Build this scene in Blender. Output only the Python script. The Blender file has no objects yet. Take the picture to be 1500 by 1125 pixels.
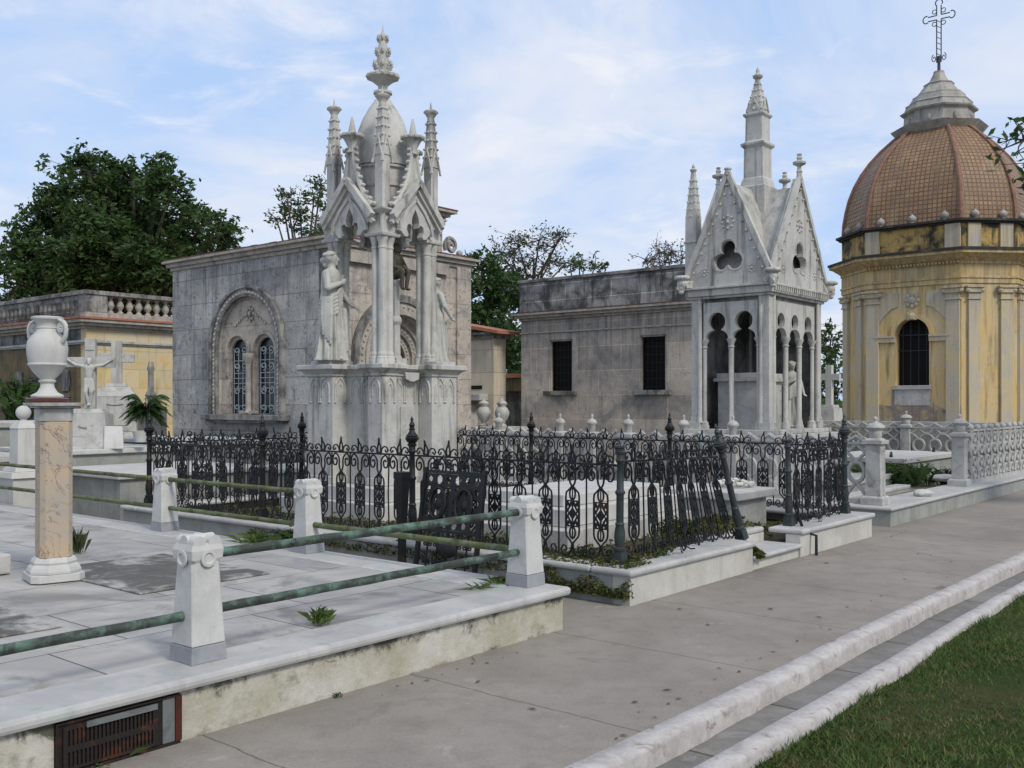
import bpy, bmesh, math, random
import numpy as np
from mathutils import Vector, Matrix
from mathutils.geometry import tessellate_polygon
random.seed(7); rng = np.random.default_rng(7)
PI = math.pi
SC = bpy.context.scene
COL = SC.collection
AL = math.atan2(.7682, .6402)
CS, SN = math.cos(AL), math.sin(AL)
def L(s, m, z=0.0):
    """site frame (s along the footpath, m away from it) to world"""
    return Vector((s*CS - m*SN, s*SN + m*CS, z))

# ------------------------------------------------------------ mesh builder
class MB:
    def __init__(self): self.v = []; self.f = []
    def add(self, vs, fs):
        o = len(self.v); self.v += [tuple(p) for p in vs]; self.f += [tuple(i+o for i in f) for f in fs]; return self
    def box(self, x0, x1, y0, y1, z0, z1, t=0.0, tx=None):
        a = t if tx is None else tx
        self.add([(x0,y0,z0),(x1,y0,z0),(x1,y1,z0),(x0,y1,z0),(x0+a,y0+t,z1),(x1-a,y0+t,z1),(x1-a,y1-t,z1),(x0+a,y1-t,z1)],
                 [(0,3,2,1),(4,5,6,7),(0,1,5,4),(1,2,6,5),(2,3,7,6),(3,0,4,7)]); return self
    def cbox(self, cx, cy, w, d, z0, z1, t=0.0): return self.box(cx-w/2, cx+w/2, cy-d/2, cy+d/2, z0, z1, t)
    def prism(self, poly, z0, z1, top=1.0, c=None):
        n = len(poly)
        if c is None: c = (sum(p[0] for p in poly)/n, sum(p[1] for p in poly)/n)
        vs = [(x,y,z0) for x,y in poly] + [(c[0]+(x-c[0])*top, c[1]+(y-c[1])*top, z1) for x,y in poly]
        fs = [tuple(range(n))[::-1], tuple(range(n,2*n))] + [(i,(i+1)%n,n+(i+1)%n,n+i) for i in range(n)]
        return self.add(vs, fs)
    def plate(self, outer, holes, plane, w0, w1):
        loops = [outer]+list(holes)
        flat = [p for l in loops for p in l]
        tris = tessellate_polygon([[Vector((p[0],p[1],0)) for p in l] for l in loops])
        mp = (lambda u,z,w:(w,u,z)) if plane == 'x' else ((lambda u,z,w:(u,w,z)) if plane == 'y' else (lambda u,z,w:(u,z,w)))
        n = len(flat)
        vs = [mp(u,z,w0) for u,z in flat]+[mp(u,z,w1) for u,z in flat]
        fs = [tuple(t) for t in tris]+[tuple(i+n for i in t)[::-1] for t in tris]
        k = 0
        for l in loops:
            m = len(l)
            for i in range(m): fs.append((k+i, k+(i+1)%m, n+k+(i+1)%m, n+k+i))
            k += m
        return self.add(vs, fs)
    def lathe(self, prof, cx=0, cy=0, seg=16, rot=0.0, z=0.0, sx=1.0, sy=1.0):
        vs = []; fs = []
        for r, h in prof:
            for k in range(seg):
                a = rot+2*PI*k/seg
                vs.append((cx+r*sx*math.cos(a), cy+r*sy*math.sin(a), z+h))
        n = len(prof)
        for i in range(n-1):
            for k in range(seg):
                a = i*seg+k; b = i*seg+(k+1)%seg
                fs.append((a, b, b+seg, a+seg))
        fs.append(tuple(range(seg))[::-1]); fs.append(tuple(range((n-1)*seg, n*seg)))
        return self.add(vs, fs)
    def sq(self, prof, cx=0, cy=0, rot=0.0, z=0.0):
        """square section; prof = (half side, height)"""
        return self.lathe([(r*1.41421, h) for r,h in prof], cx, cy, 4, PI/4+rot, z)
    def oct(self, prof, cx=0, cy=0, z=0.0):
        return self.lathe([(r/math.cos(PI/8), h) for r,h in prof], cx, cy, 8, PI/8, z)
    def tube(self, pts, r, seg=6, closed=False, flat=1.0):
        P = [Vector(p) for p in pts]; n = len(P)
        R = r if isinstance(r, (list, tuple)) else [r]*n
        vs = []; fs = []; up = None
        for i, p in enumerate(P):
            if closed: t = P[(i+1)%n]-P[i-1]
            else: t = P[min(i+1,n-1)]-P[max(i-1,0)]
            if t.length < 1e-9: t = Vector((0,0,1))
            t.normalize()
            if up is None:
                up = Vector((0,0,1)) if abs(t.z) < .9 else Vector((0,1,0))
                if closed:
                    nn = (P[1]-P[0]).cross(P[2]-P[1])
                    if nn.length > 1e-9: up = nn.normalized()
            u = (up - t*up.dot(t))
            if u.length < 1e-6: u = t.orthogonal()
            u.normalize(); w = t.cross(u); up = u
            for k in range(seg):
                a = 2*PI*(k+.5)/seg
                q = p+(u*math.cos(a)*flat+w*math.sin(a))*R[i]
                vs.append(q)
        m = n if closed else n-1
        for i in range(m):
            for k in range(seg):
                a=i*seg+k; b=i*seg+(k+1)%seg; c=((i+1)%n)*seg+(k+1)%seg; d=((i+1)%n)*seg+k
                fs.append((a,b,c,d))
        if not closed: fs.append(tuple(range(seg))[::-1]); fs.append(tuple(range((n-1)*seg,n*seg)))
        return self.add(vs, fs)
    def ball(self, c, r, seg=10, rings=6, s=(1,1,1), rotm=None):
        vs=[(0,0,-1)]; fs=[]
        for i in range(1,rings):
            a=-PI/2+PI*i/rings
            for k in range(seg):
                b=2*PI*k/seg; vs.append((math.cos(a)*math.cos(b),math.cos(a)*math.sin(b),math.sin(a)))
        vs.append((0,0,1))
        for k in range(seg): fs.append((0,1+(k+1)%seg,1+k))
        for i in range(rings-2):
            for k in range(seg):
                a=1+i*seg+k;b=1+i*seg+(k+1)%seg; fs.append((a,b,b+seg,a+seg))
        o=1+(rings-2)*seg; top=len(vs)-1
        for k in range(seg): fs.append((o+k,o+(k+1)%seg,top))
        out=[]
        for v in vs:
            p=Vector((v[0]*r*s[0],v[1]*r*s[1],v[2]*r*s[2]))
            if rotm: p=rotm@p
            out.append(p+Vector(c))
        return self.add(out,fs)
    def cap(self, p0, p1, r0, r1, seg=10):
        p0=Vector(p0);p1=Vector(p1)
        self.tube([p0,(p0+p1)/2,p1],[r0,(r0+r1)/2,r1],seg); self.ball(p0,r0,seg,6); self.ball(p1,r1,seg,6); return self
    def xf(self, fn): self.v=[tuple(fn(Vector(p))) for p in self.v]; return self
    def merge(self, o): return self.add(o.v, o.f)
    def mesh(self, name, mat, smooth=None, fix=True):
        me = bpy.data.meshes.new(name)
        me.from_pydata(self.v, [], self.f)
        if fix:
            bm = bmesh.new(); bm.from_mesh(me)
            bmesh.ops.recalc_face_normals(bm, faces=bm.faces); bm.to_mesh(me); bm.free()
        nl = len(me.loops); nf = len(me.polygons)
        co = np.empty(len(me.vertices)*3); me.vertices.foreach_get('co', co); co = co.reshape(-1,3)
        nr = np.empty(nf*3); me.polygons.foreach_get('normal', nr); nr = np.abs(nr.reshape(-1,3))
        li = np.empty(nl, dtype=np.int32); me.loops.foreach_get('vertex_index', li)
        lt = np.empty(nf, dtype=np.int32); me.polygons.foreach_get('loop_total', lt)
        n_l = np.repeat(nr, lt, axis=0); c = co[li]
        ax = n_l.argmax(1)
        uv = np.where((ax==2)[:,None], c[:,[0,1]], np.where((ax==0)[:,None], c[:,[1,2]], c[:,[0,2]]))
        uvl = me.uv_layers.new(name='UVMap'); uvl.data.foreach_set('uv', uv.ravel())
        if mat: me.materials.append(mat)
        if smooth is not None:
            me.polygons.foreach_set('use_smooth', [True]*nf)
            if smooth < 179: me.set_sharp_from_angle(angle=math.radians(smooth))
        me.update(); return me
    def build(self, name, mat, parent=None, smooth=None, bevel=0, loc=None, rot=None, label=None, fix=True):
        o = bpy.data.objects.new(name, self.mesh(name, mat, smooth, fix)); COL.objects.link(o)
        if parent: o.parent = parent
        if loc is not None: o.location = loc
        if rot is not None: o.rotation_euler = (0,0,rot)
        if label: o['label'] = label
        if bevel:
            b = o.modifiers.new('bevel','BEVEL'); b.width = bevel; b.segments = 2; b.limit_method='ANGLE'; b.angle_limit=math.radians(35); b.harden_normals=False
        return o

def thing(name, label, cat, loc, rotz=AL, group=None):
    o = bpy.data.objects.new(name, None); COL.objects.link(o)
    o.location = loc; o.rotation_euler = (0,0,rotz); o.empty_display_size=.2
    o['label'] = label; o['category'] = cat
    if group: o['group'] = group
    return o
def tag(o, label, cat, group=None):
    o['label']=label; o['category']=cat
    if group: o['group']=group
    return o
def struct(o): o['kind']='structure'; return o
def stuff(o, label, cat): o['kind']='stuff'; o['label']=label; o['category']=cat; return o
KIDS = {}
def dup(root, loc, rotz=None, label=None):
    r = root.copy(); COL.objects.link(r); r.location = loc
    if rotz is not None: r.rotation_euler = (0,0,rotz)
    if label: r['label'] = label
    def rec(a, b):
        for ch in [c for c in bpy.data.objects if c.parent == a]:
            c = ch.copy(); COL.objects.link(c); c.parent = b; rec(ch, c)
    rec(root, r); return r

# ------------------------------------------------------------ materials
class NT:
    def __init__(self, name):
        self.m = bpy.data.materials.new(name); self.m.use_nodes = True
        self.t = self.m.node_tree; self.b = self.t.nodes['Principled BSDF']
        self.geo = self.t.nodes.new('ShaderNodeNewGeometry'); self.pos = self.geo.outputs['Position']
    def n(self, ty, **k):
        x = self.t.nodes.new(ty)
        for a, v in k.items(): setattr(x, a, v)
        return x
    def l(self, a, b): self.t.links.new(a, b)
    def scale(self, vec, sx, sy, sz):
        v = self.n('ShaderNodeVectorMath', operation='MULTIPLY'); self.l(vec, v.inputs[0]); v.inputs[1].default_value=(sx,sy,sz); return v.outputs[0]
    def noise(self, vec, scale, detail=6, rough=.6, dist=0):
        x = self.n('ShaderNodeTexNoise'); self.l(vec, x.inputs['Vector'])
        x.inputs['Scale'].default_value=scale; x.inputs['Detail'].default_value=detail; x.inputs['Roughness'].default_value=rough; x.inputs['Distortion'].default_value=dist
        return x.outputs['Fac']
    def ramp(self, fac, a, b, lo=0., hi=1.):
        x = self.n('ShaderNodeMapRange'); x.clamp=True
        self.l(fac, x.inputs[0]); x.inputs[1].default_value=a; x.inputs[2].default_value=b; x.inputs[3].default_value=lo; x.inputs[4].default_value=hi
        return x.outputs[0]
    def mix(self, fac, c1, c2, mode='MIX'):
        x = self.n('ShaderNodeMix', data_type='RGBA', blend_type=mode)
        for i, v in ((0,fac),(6,c1),(7,c2)):
            if hasattr(v, 'links'): self.l(v, x.inputs[i])
            elif i == 0: x.inputs[0].default_value = v
            else: x.inputs[i].default_value = (*v,1) if len(v)==3 else v
        return x.outputs[2]
    def math(self, op, a, b=0.):
        x = self.n('ShaderNodeMath', operation=op)
        for i, v in ((0,a),(1,b)):
            if hasattr(v,'links'): self.l(v, x.inputs[i])
            else: x.inputs[i].default_value=v
        return x.outputs[0]
    def bump(self, h, strength, dist, prev=None):
        x = self.n('ShaderNodeBump'); x.inputs['Strength'].default_value=strength; x.inputs['Distance'].default_value=dist
        self.l(h, x.inputs['Height'])
        if prev: self.l(prev, x.inputs['Normal'])
        return x.outputs[0]
    def done(self, col, rough=.8, nrm=None, metal=0., spec=.3):
        self.l(col, self.b.inputs['Base Color'])
        if hasattr(rough,'links'): self.l(rough, self.b.inputs['Roughness'])
        else: self.b.inputs['Roughness'].default_value = rough
        self.b.inputs['Metallic'].default_value = metal
        self.b.inputs['Specular IOR Level'].default_value = spec
        if nrm: self.l(nrm, self.b.inputs['Normal'])
        return self.m

def stone(name, base, dark, scale=2.5, amt=(.45,.75), streak=None, samt=(.5,.75), patch=None, pamt=(.55,.65), pscale=1.2,
          pits=0, run=None, brick=None, bvar=.12, rough=.75, bump=.25, spec=.25, fine=.10, mortar=None):
    """weathered stone: cloudy noise, vertical rain streaks, patches of another colour, optional ashlar joints"""
    t = NT(name)
    n1 = t.noise(t.pos, scale, 9, .65, .4)
    c = t.mix(t.ramp(n1, amt[0], amt[1]), base, dark)
    if patch:
        n3 = t.noise(t.pos, pscale, 8, .6, .6)
        c = t.mix(t.ramp(n3, pamt[0], pamt[1]), c, patch)
    if streak:
        n2 = t.noise(t.scale(t.pos, 7,7,.7), 1.0, 7, .6, .3)
        c = t.mix(t.ramp(n2, samt[0], samt[1], 0, .85), c, streak)
    nf = t.noise(t.pos, 28, 6, .7)
    c = t.mix(1.0, c, t.mix(nf, (1-fine*2,)*3, (1+fine*.8,)*3), 'MULTIPLY')
    if pits:
        npt = t.noise(t.pos, 7.5, 5, .75, .8)
        c = t.mix(t.ramp(npt,.565,.64,0,pits), c, (.07,.07,.068))
        npb = t.noise(t.pos, 1.7, 9, .7, 1.2)
        c = t.mix(t.ramp(npb,.54,.66,0,pits*.9), c, (.13,.13,.125))
    if run:
        sz = t.n('ShaderNodeSeparateXYZ'); t.l(t.pos, sz.inputs[0])
        nv = t.noise(t.scale(t.pos, 9,9,.35), 1.0, 6, .65, .2)
        f = t.math('ADD', t.ramp(sz.outputs[2], run[0], run[1], 0, .26), nv)
        c = t.mix(t.ramp(f,.64,.84,0,.5), c, run[2])
        f2 = t.math('ADD', t.ramp(sz.outputs[2], .1, 1.1, .22, 0), t.noise(t.pos, 2.5, 9, .7))
        c = t.mix(t.ramp(f2,.60,.74,0,.6), c, run[2])
    nr = None
    if brick:
        uv = t.n('ShaderNodeUVMap').outputs[0]
        br = t.n('ShaderNodeTexBrick'); t.l(uv, br.inputs['Vector'])
        br.offset = .5
        br.inputs['Scale'].default_value=1; br.inputs['Brick Width'].default_value=brick[0]; br.inputs['Row Height'].default_value=brick[1]
        br.inputs['Mortar Size'].default_value=brick[2] if len(brick)>2 else .008; br.inputs['Mortar Smooth'].default_value=.2
        br.inputs['Color1'].default_value=(1+bvar,1+bvar,1+bvar,1); br.inputs['Color2'].default_value=(1-bvar*1.6,1-bvar*1.5,1-bvar*1.3,1)
        mc = mortar or (.45,.43,.40)
        br.inputs['Mortar'].default_value=(*mc,1)
        c = t.mix(1.0, c, br.outputs['Color'], 'MULTIPLY')
        inv = t.math('SUBTRACT', 1.0, br.outputs['Fac'])
        nr = t.bump(inv, .6, .01)
    nb = t.noise(t.pos, 14, 8, .7)
    nr = t.bump(nb, bump, .02, nr)
    return t.done(c, rough, nr, spec=spec)

M = {}
M['marble'] = stone('weathered_marble', (.49,.485,.46), (.36,.355,.34), 2.6, (.42,.70), streak=(.20,.20,.19), samt=(.53,.78), patch=(.30,.30,.28), pamt=(.58,.68), pscale=3.1, pits=.30, rough=.65, bump=.3, fine=.10)
M['marble_clean'] = stone('white_marble', (.53,.525,.50), (.42,.42,.405), 4, (.4,.75), streak=(.26,.26,.24), samt=(.57,.82), rough=.55, bump=.08, fine=.04)
M['marble_warm'] = stone('tower_marble', (.54,.53,.495), (.40,.395,.37), 2.6, (.42,.72), streak=(.13,.13,.12), samt=(.52,.70), pits=.22, rough=.65, bump=.3, fine=.10)
M['statue'] = stone('statue_marble', (.50,.495,.46), (.34,.34,.32), 6, (.45,.75), streak=(.20,.20,.18), samt=(.52,.76), rough=.6, bump=.25, fine=.1)
M['white_paint'] = stone('white_limewash', (.54,.54,.52), (.42,.42,.405), 5, (.45,.75), streak=(.36,.37,.36), samt=(.6,.85), rough=.75, bump=.25, fine=.08)
M['post_base'] = stone('grey_marble_foot', (.30,.31,.33), (.22,.23,.25), 8, rough=.6, bump=.1)
M['ashlar'] = stone('grey_ashlar', (.55,.535,.495), (.37,.365,.345), 1.6, (.36,.66), streak=(.17,.17,.165), samt=(.52,.76), patch=(.37,.37,.365), pamt=(.48,.62), pscale=.9, brick=(1.25,.52,.012), bvar=.16, bump=.9, fine=.26, pits=.75, run=(2.8,4.5,(.085,.085,.08)), mortar=(.72,.70,.66))
M['ashlar_pale'] = stone('pale_facade_stone', (.55,.48,.40), (.36,.335,.30), 1.8, (.40,.72), streak=(.13,.13,.12), samt=(.56,.76), patch=(.20,.20,.195), pamt=(.55,.68), pscale=1.1, brick=(.95,.52,.010), bvar=.08, bump=.7, fine=.18, pits=.7, run=(3.0,4.9,(.10,.095,.085)), mortar=(.75,.72,.68))
M['ashlar2'] = stone('brown_grey_ashlar', (.55,.485,.405), (.38,.345,.305), 1.3, (.38,.68), streak=(.12,.115,.11), samt=(.57,.80), pits=.35, run=(1.9,3.7,(.10,.095,.085)), patch=(.27,.26,.245), pamt=(.5,.64), pscale=.8, brick=(1.3,.60,.012), bvar=.17, bump=.5, fine=.16, mortar=(1.3,1.25,1.15))
M['mould'] = stone('mouldy_parapet_stone', (.40,.39,.365), (.085,.085,.08), 1.7, (.42,.60), streak=(.045,.047,.043), samt=(.52,.68), brick=(1.4,.42,.008), bvar=.15, bump=.7, fine=.2, mortar=(2.2,2.1,2.0))
M['trim_dark'] = stone('stained_stone_trim', (.33,.32,.30), (.10,.10,.098), 3, (.40,.62), streak=(.05,.05,.05), samt=(.5,.7), bump=.5, fine=.15)
M['trim'] = stone('carved_stone_trim', (.44,.40,.345), (.27,.255,.235), 5, (.42,.66), streak=(.10,.10,.095), samt=(.54,.75), bump=.6, fine=.15)
M['red_tile'] = stone('red_clay_tile', (.42,.17,.095), (.26,.11,.07), 4, (.4,.7), streak=(.08,.05,.04), samt=(.6,.8), bump=.4)
M['brick_edge'] = stone('red_brick_edge', (.20,.085,.06), (.10,.06,.05), 6, (.4,.6), bump=.4)
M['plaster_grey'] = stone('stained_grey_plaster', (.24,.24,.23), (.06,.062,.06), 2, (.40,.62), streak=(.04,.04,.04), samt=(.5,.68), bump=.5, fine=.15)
M['iron'] = stone('black_cast_iron', (.006,.007,.008), (.055,.028,.016), 7, (.56,.72), rough=.5, bump=.3, spec=.4)
M['iron_grey'] = stone('grey_green_iron', (.035,.045,.048), (.02,.022,.022), 9, (.4,.7), rough=.5, bump=.3, spec=.4)
M['copper'] = stone('verdigris_rail', (.035,.045,.035), (.11,.19,.145), 7, (.45,.62), patch=(.02,.022,.02), pamt=(.52,.66), pscale=9, rough=.55, bump=.5, spec=.4)
M['copper_moss'] = stone('mossy_rail', (.10,.115,.045), (.16,.20,.12), 6, (.45,.65), patch=(.045,.04,.02), pamt=(.5,.7), pscale=7, rough=.7, bump=.5)
M['black'] = stone('interior_shade_black', (.006,.006,.006), (.01,.01,.01), 3, bump=0)  # near-black colour standing in for the shade inside openings
M['pane'] = stone('dark_glass', (.012,.018,.024), (.02,.03,.04), 3, rough=.15, bump=0, spec=.5)
M['grille_white'] = stone('pale_blue_grey_grille', (.42,.47,.46), (.3,.34,.34), 10, bump=.1)
M['drum'] = stone('yellow_chapel_stucco', (.62,.45,.20), (.54,.44,.27), 1.1, (.40,.68), streak=(.24,.17,.085), samt=(.51,.72), patch=(.60,.50,.33), pamt=(.52,.66), pscale=1.5, run=(3.4,5.4,(.17,.13,.07)), bump=.4, fine=.10)
M['pilaster'] = stone('faded_pilaster_stucco', (.56,.46,.28), (.46,.43,.36), 1.8, (.38,.62), run=(3.0,5.2,(.22,.19,.14)), streak=(.27,.22,.15), samt=(.55,.8), bump=.5, fine=.12)
M['chapel_base'] = stone('crumbled_chapel_base', (.30,.245,.20), (.50,.40,.22), 1.9, (.40,.62), streak=(.14,.11,.09), samt=(.55,.75), patch=(.25,.22,.21), pamt=(.48,.58), pscale=3, bump=1.0, fine=.25)
M['chapel_cornice'] = stone('blackened_yellow_cornice', (.50,.34,.12), (.05,.045,.03), 1.6, (.44,.58), streak=(.03,.03,.025), samt=(.50,.66), bump=.6, fine=.15)
M['black_lip'] = stone('blackened_ledge', (.035,.034,.03), (.09,.08,.06), 3, (.5,.7), bump=.5)
M['lantern'] = stone('grey_lantern_plaster', (.42,.40,.36), (.25,.24,.22), 2.2, (.4,.65), streak=(.13,.13,.12), samt=(.55,.75), bump=.4)
M['rib'] = stone('dome_rib_tile', (.30,.16,.11), (.19,.11,.085), 8, (.4,.6), bump=.8)
M['coping'] = stone('pale_marble_coping', (.49,.48,.465), (.35,.35,.345), 2.6, (.4,.7), streak=(.24,.25,.23), samt=(.58,.8), patch=(.33,.44,.38), pamt=(.60,.72), pscale=1.7, rough=.5, bump=.12, fine=.05)
M['plinth'] = stone('stained_plinth_plaster', (.57,.55,.46), (.40,.37,.27), 2.6, (.40,.62), streak=(.20,.18,.12), samt=(.56,.78), patch=(.13,.125,.09), pamt=(.61,.70), pscale=2.6, bump=.9, fine=.16)
M['plinth2'] = stone('marble_plinth_face', (.53,.52,.47), (.40,.39,.35), 2.2, (.42,.72), streak=(.30,.29,.25), samt=(.55,.85), bump=.3, fine=.08)
M['plinth_grey'] = stone('grey_plinth_face', (.34,.35,.33), (.22,.225,.20), 2.2, (.42,.72), streak=(.15,.15,.12), samt=(.55,.8), bump=.3, fine=.08)
def _plinth():
    t = NT('stained_plinth_plaster'); uv = t.n('ShaderNodeUVMap').outputs[0]
    n1 = t.noise(t.pos, 2.4, 10, .68, .1)
    c = t.mix(t.ramp(n1,.36,.62), (.52,.505,.45), (.38,.355,.27))
    n2 = t.noise(t.pos, 5.5, 9, .72, .1)
    c = t.mix(t.ramp(n2,.54,.66,0,.8), c, (.25,.235,.185)); c = t.mix(t.ramp(n2,.34,.42,.6,0), c, (.60,.59,.56))
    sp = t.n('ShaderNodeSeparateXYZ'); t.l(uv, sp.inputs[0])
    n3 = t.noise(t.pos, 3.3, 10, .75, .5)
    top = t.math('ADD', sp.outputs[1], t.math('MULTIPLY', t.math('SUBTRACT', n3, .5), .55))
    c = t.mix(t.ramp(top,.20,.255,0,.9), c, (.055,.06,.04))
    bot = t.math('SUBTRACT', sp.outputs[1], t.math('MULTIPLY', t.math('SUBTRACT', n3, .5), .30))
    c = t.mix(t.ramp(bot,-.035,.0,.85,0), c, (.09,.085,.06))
    n4 = t.noise(t.pos, 7, 6, .7, 1.0); c = t.mix(t.ramp(n4,.66,.70,0,.8), c, (.12,.12,.09))
    nr = t.bump(n2, .9, .02); nr = t.bump(t.noise(t.pos,40,5,.7), .4, .006, nr)
    return t.done(c, .85, nr, spec=.2)
M['plinth'] = _plinth()
M['pink_marble'] = None
M['red_marble'] = stone('dark_red_marble', (.10,.035,.03), (.05,.02,.018), 14, rough=.35, bump=0, spec=.5)
M['rust'] = stone('rusted_iron_sheet', (.020,.016,.014), (.10,.035,.018), 9, (.55,.70), bump=.6, rough=.8)
M['rust_red'] = stone('red_rust', (.075,.02,.012), (.03,.014,.01), 12, bump=.6)
M['zinc'] = stone('grey_sheet_metal', (.15,.165,.165), (.06,.045,.035), 4, (.45,.7), rough=.5, bump=.1)
M['bronze'] = stone('dark_weathered_figure', (.10,.092,.07), (.05,.047,.04), 8, rough=.6, bump=.2)
M['kerb'] = stone('whitewashed_kerb', (.52,.50,.485), (.38,.355,.34), 6, (.4,.7), patch=(.30,.25,.23), pamt=(.58,.68), pscale=10, streak=(.28,.24,.21), samt=(.6,.8), bump=.5, fine=.2, rough=.9)
M['gutter'] = stone('gutter_concrete', (.24,.23,.215), (.14,.135,.125), 3, (.4,.7), patch=(.25,.24,.23), pamt=(.58,.66), pscale=3, brick=(.95,3,.012), bvar=.08, bump=.6, fine=.15)
M['soil'] = stone('bare_soil', (.10,.085,.055), (.05,.055,.03), 4, bump=1.0, fine=.3)
M['bark'] = stone('tree_bark', (.10,.085,.065), (.05,.042,.035), 6, bump=.8)
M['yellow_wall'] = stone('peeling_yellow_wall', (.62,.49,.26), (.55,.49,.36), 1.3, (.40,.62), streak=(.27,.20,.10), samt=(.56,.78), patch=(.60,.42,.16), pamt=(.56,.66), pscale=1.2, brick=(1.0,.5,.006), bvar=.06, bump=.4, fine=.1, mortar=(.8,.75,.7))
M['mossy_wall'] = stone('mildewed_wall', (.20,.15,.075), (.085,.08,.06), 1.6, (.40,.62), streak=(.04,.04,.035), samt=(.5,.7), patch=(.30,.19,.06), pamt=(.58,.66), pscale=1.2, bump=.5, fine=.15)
M['stucco_tan'] = stone('tan_stucco', (.60,.52,.39), (.50,.45,.36), 1.8, (.4,.7), streak=(.28,.25,.2), samt=(.55,.8), brick=(1.2,.6,.006), bvar=.05, bump=.3)
M['wreath'] = stone('carved_flowers', (.62,.62,.58), (.26,.26,.22), 16, (.45,.6), bump=.5)

def _pink():
    t = NT('veined_pink_marble')
    n1 = t.noise(t.pos, 3, 8, .6, 1.2)
    c = t.mix(t.ramp(n1, .35, .7), (.45,.35,.235), (.36,.32,.27))
    v = t.noise(t.scale(t.pos,1,1,.75), 3.2, 6, .62, 1.8)
    d = t.math('ABSOLUTE', t.math('SUBTRACT', v, .5))
    c = t.mix(t.math('MULTIPLY', t.ramp(d, 0, .012, .9, 0), t.ramp(t.noise(t.pos,2.2,3),.38,.52)), c, (.11,.08,.085))
    v2 = t.noise(t.pos, 9.0, 6, .6, 1.5)
    c = t.mix(t.ramp(v2, .64, .68, 0, .8), c, (.14,.09,.09))
    return t.done(c, .5, t.bump(n1,.1,.01), spec=.3)
M['pink_marble'] = _pink()

def _tiles():
    t = NT('clay_dome_tiles')
    uv = t.n('ShaderNodeUVMap').outputs[0]
    br = t.n('ShaderNodeTexBrick'); t.l(uv, br.inputs['Vector']); br.offset=0
    br.inputs['Scale'].default_value=1; br.inputs['Brick Width'].default_value=.14; br.inputs['Row Height'].default_value=.14
    br.inputs['Mortar Size'].default_value=.022; br.inputs['Mortar Smooth'].default_value=.5
    br.inputs['Color1'].default_value=(.33,.21,.11,1); br.inputs['Color2'].default_value=(.25,.155,.085,1); br.inputs['Mortar'].default_value=(.13,.07,.045,1)
    n = t.noise(t.pos, 1.6, 9, .68)
    c = t.mix(t.ramp(n,.42,.64,0,.75), br.outputs['Color'], (.17,.115,.075))
    c = t.mix(t.ramp(t.noise(t.scale(t.pos,3,3,.8),1,6,.6),.52,.68,0,.5), c, (.35,.26,.15))
    inv = t.math('SUBTRACT',1.0,br.outputs['Fac'])
    return t.done(c, .55, t.bump(inv,.7,.02), spec=.3)
M['tiles'] = _tiles()

def _pave():
    t = NT('footpath_concrete')
    uv = t.n('ShaderNodeUVMap').outputs[0]
    n1 = t.noise(t.pos, .7, 9, .62, .5); n2 = t.noise(t.pos, 5, 8, .7)
    c = t.mix(t.ramp(n1,.32,.70), (.205,.185,.162), (.30,.275,.243))
    c = t.mix(t.ramp(n2,.48,.75,0,.5), c, (.14,.125,.108))
    n7 = t.noise(t.pos, 1.9, 10, .72, 1.0)
    c = t.mix(t.ramp(n7,.60,.70,0,.35), c, (.11,.10,.088)); c = t.mix(t.ramp(n7,.33,.40,.5,0), c, (.36,.34,.31))
    n3 = t.noise(t.pos, 60, 3, .6)
    c = t.mix(1.0, c, t.mix(n3,(.74,)*3,(1.2,)*3), 'MULTIPLY')
    sep = t.n('ShaderNodeSeparateXYZ'); t.l(uv, sep.inputs[0])
    wob = t.math('MULTIPLY', t.noise(t.pos, 2.0, 4, .6), .10)
    s = t.math('ADD', sep.outputs[0], wob)
    fr = t.math('FRACT', t.math('DIVIDE', t.math('SUBTRACT', s, .05-.0+1.3), 1.4))
    d = t.math('MINIMUM', fr, t.math('SUBTRACT', 1.0, fr))
    j = t.ramp(d, .0028, .0055, 1, 0)
    vo = t.n('ShaderNodeTexVoronoi', feature='DISTANCE_TO_EDGE'); vo.inputs['Scale'].default_value=.42
    dv = t.n('ShaderNodeVectorMath', operation='ADD'); t.l(t.pos, dv.inputs[0])
    nn = t.n('ShaderNodeTexNoise'); nn.inputs['Scale'].default_value=2.5; nn.inputs['Detail'].default_value=6
    t.l(t.pos, nn.inputs['Vector']); t.l(t.scale(nn.outputs['Color'], .5,.5,.5), dv.inputs[1]); t.l(dv.outputs[0], vo.inputs['Vector'])
    cr = t.math('MULTIPLY', t.ramp(vo.outputs['Distance'], .002, .006, 1, 0), t.ramp(t.noise(t.pos,.6,2), .56,.60))
    lines = t.math('MAXIMUM', j, cr)
    c = t.mix(t.math('MULTIPLY', lines, .6), c, (.06,.052,.045))
    nr = t.bump(lines, -.5, .01); nr = t.bump(t.noise(t.pos, 30, 6, .7), .35, .01, nr)
    return t.done(c, .85, nr, spec=.25)
M['pave'] = _pave()

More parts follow.
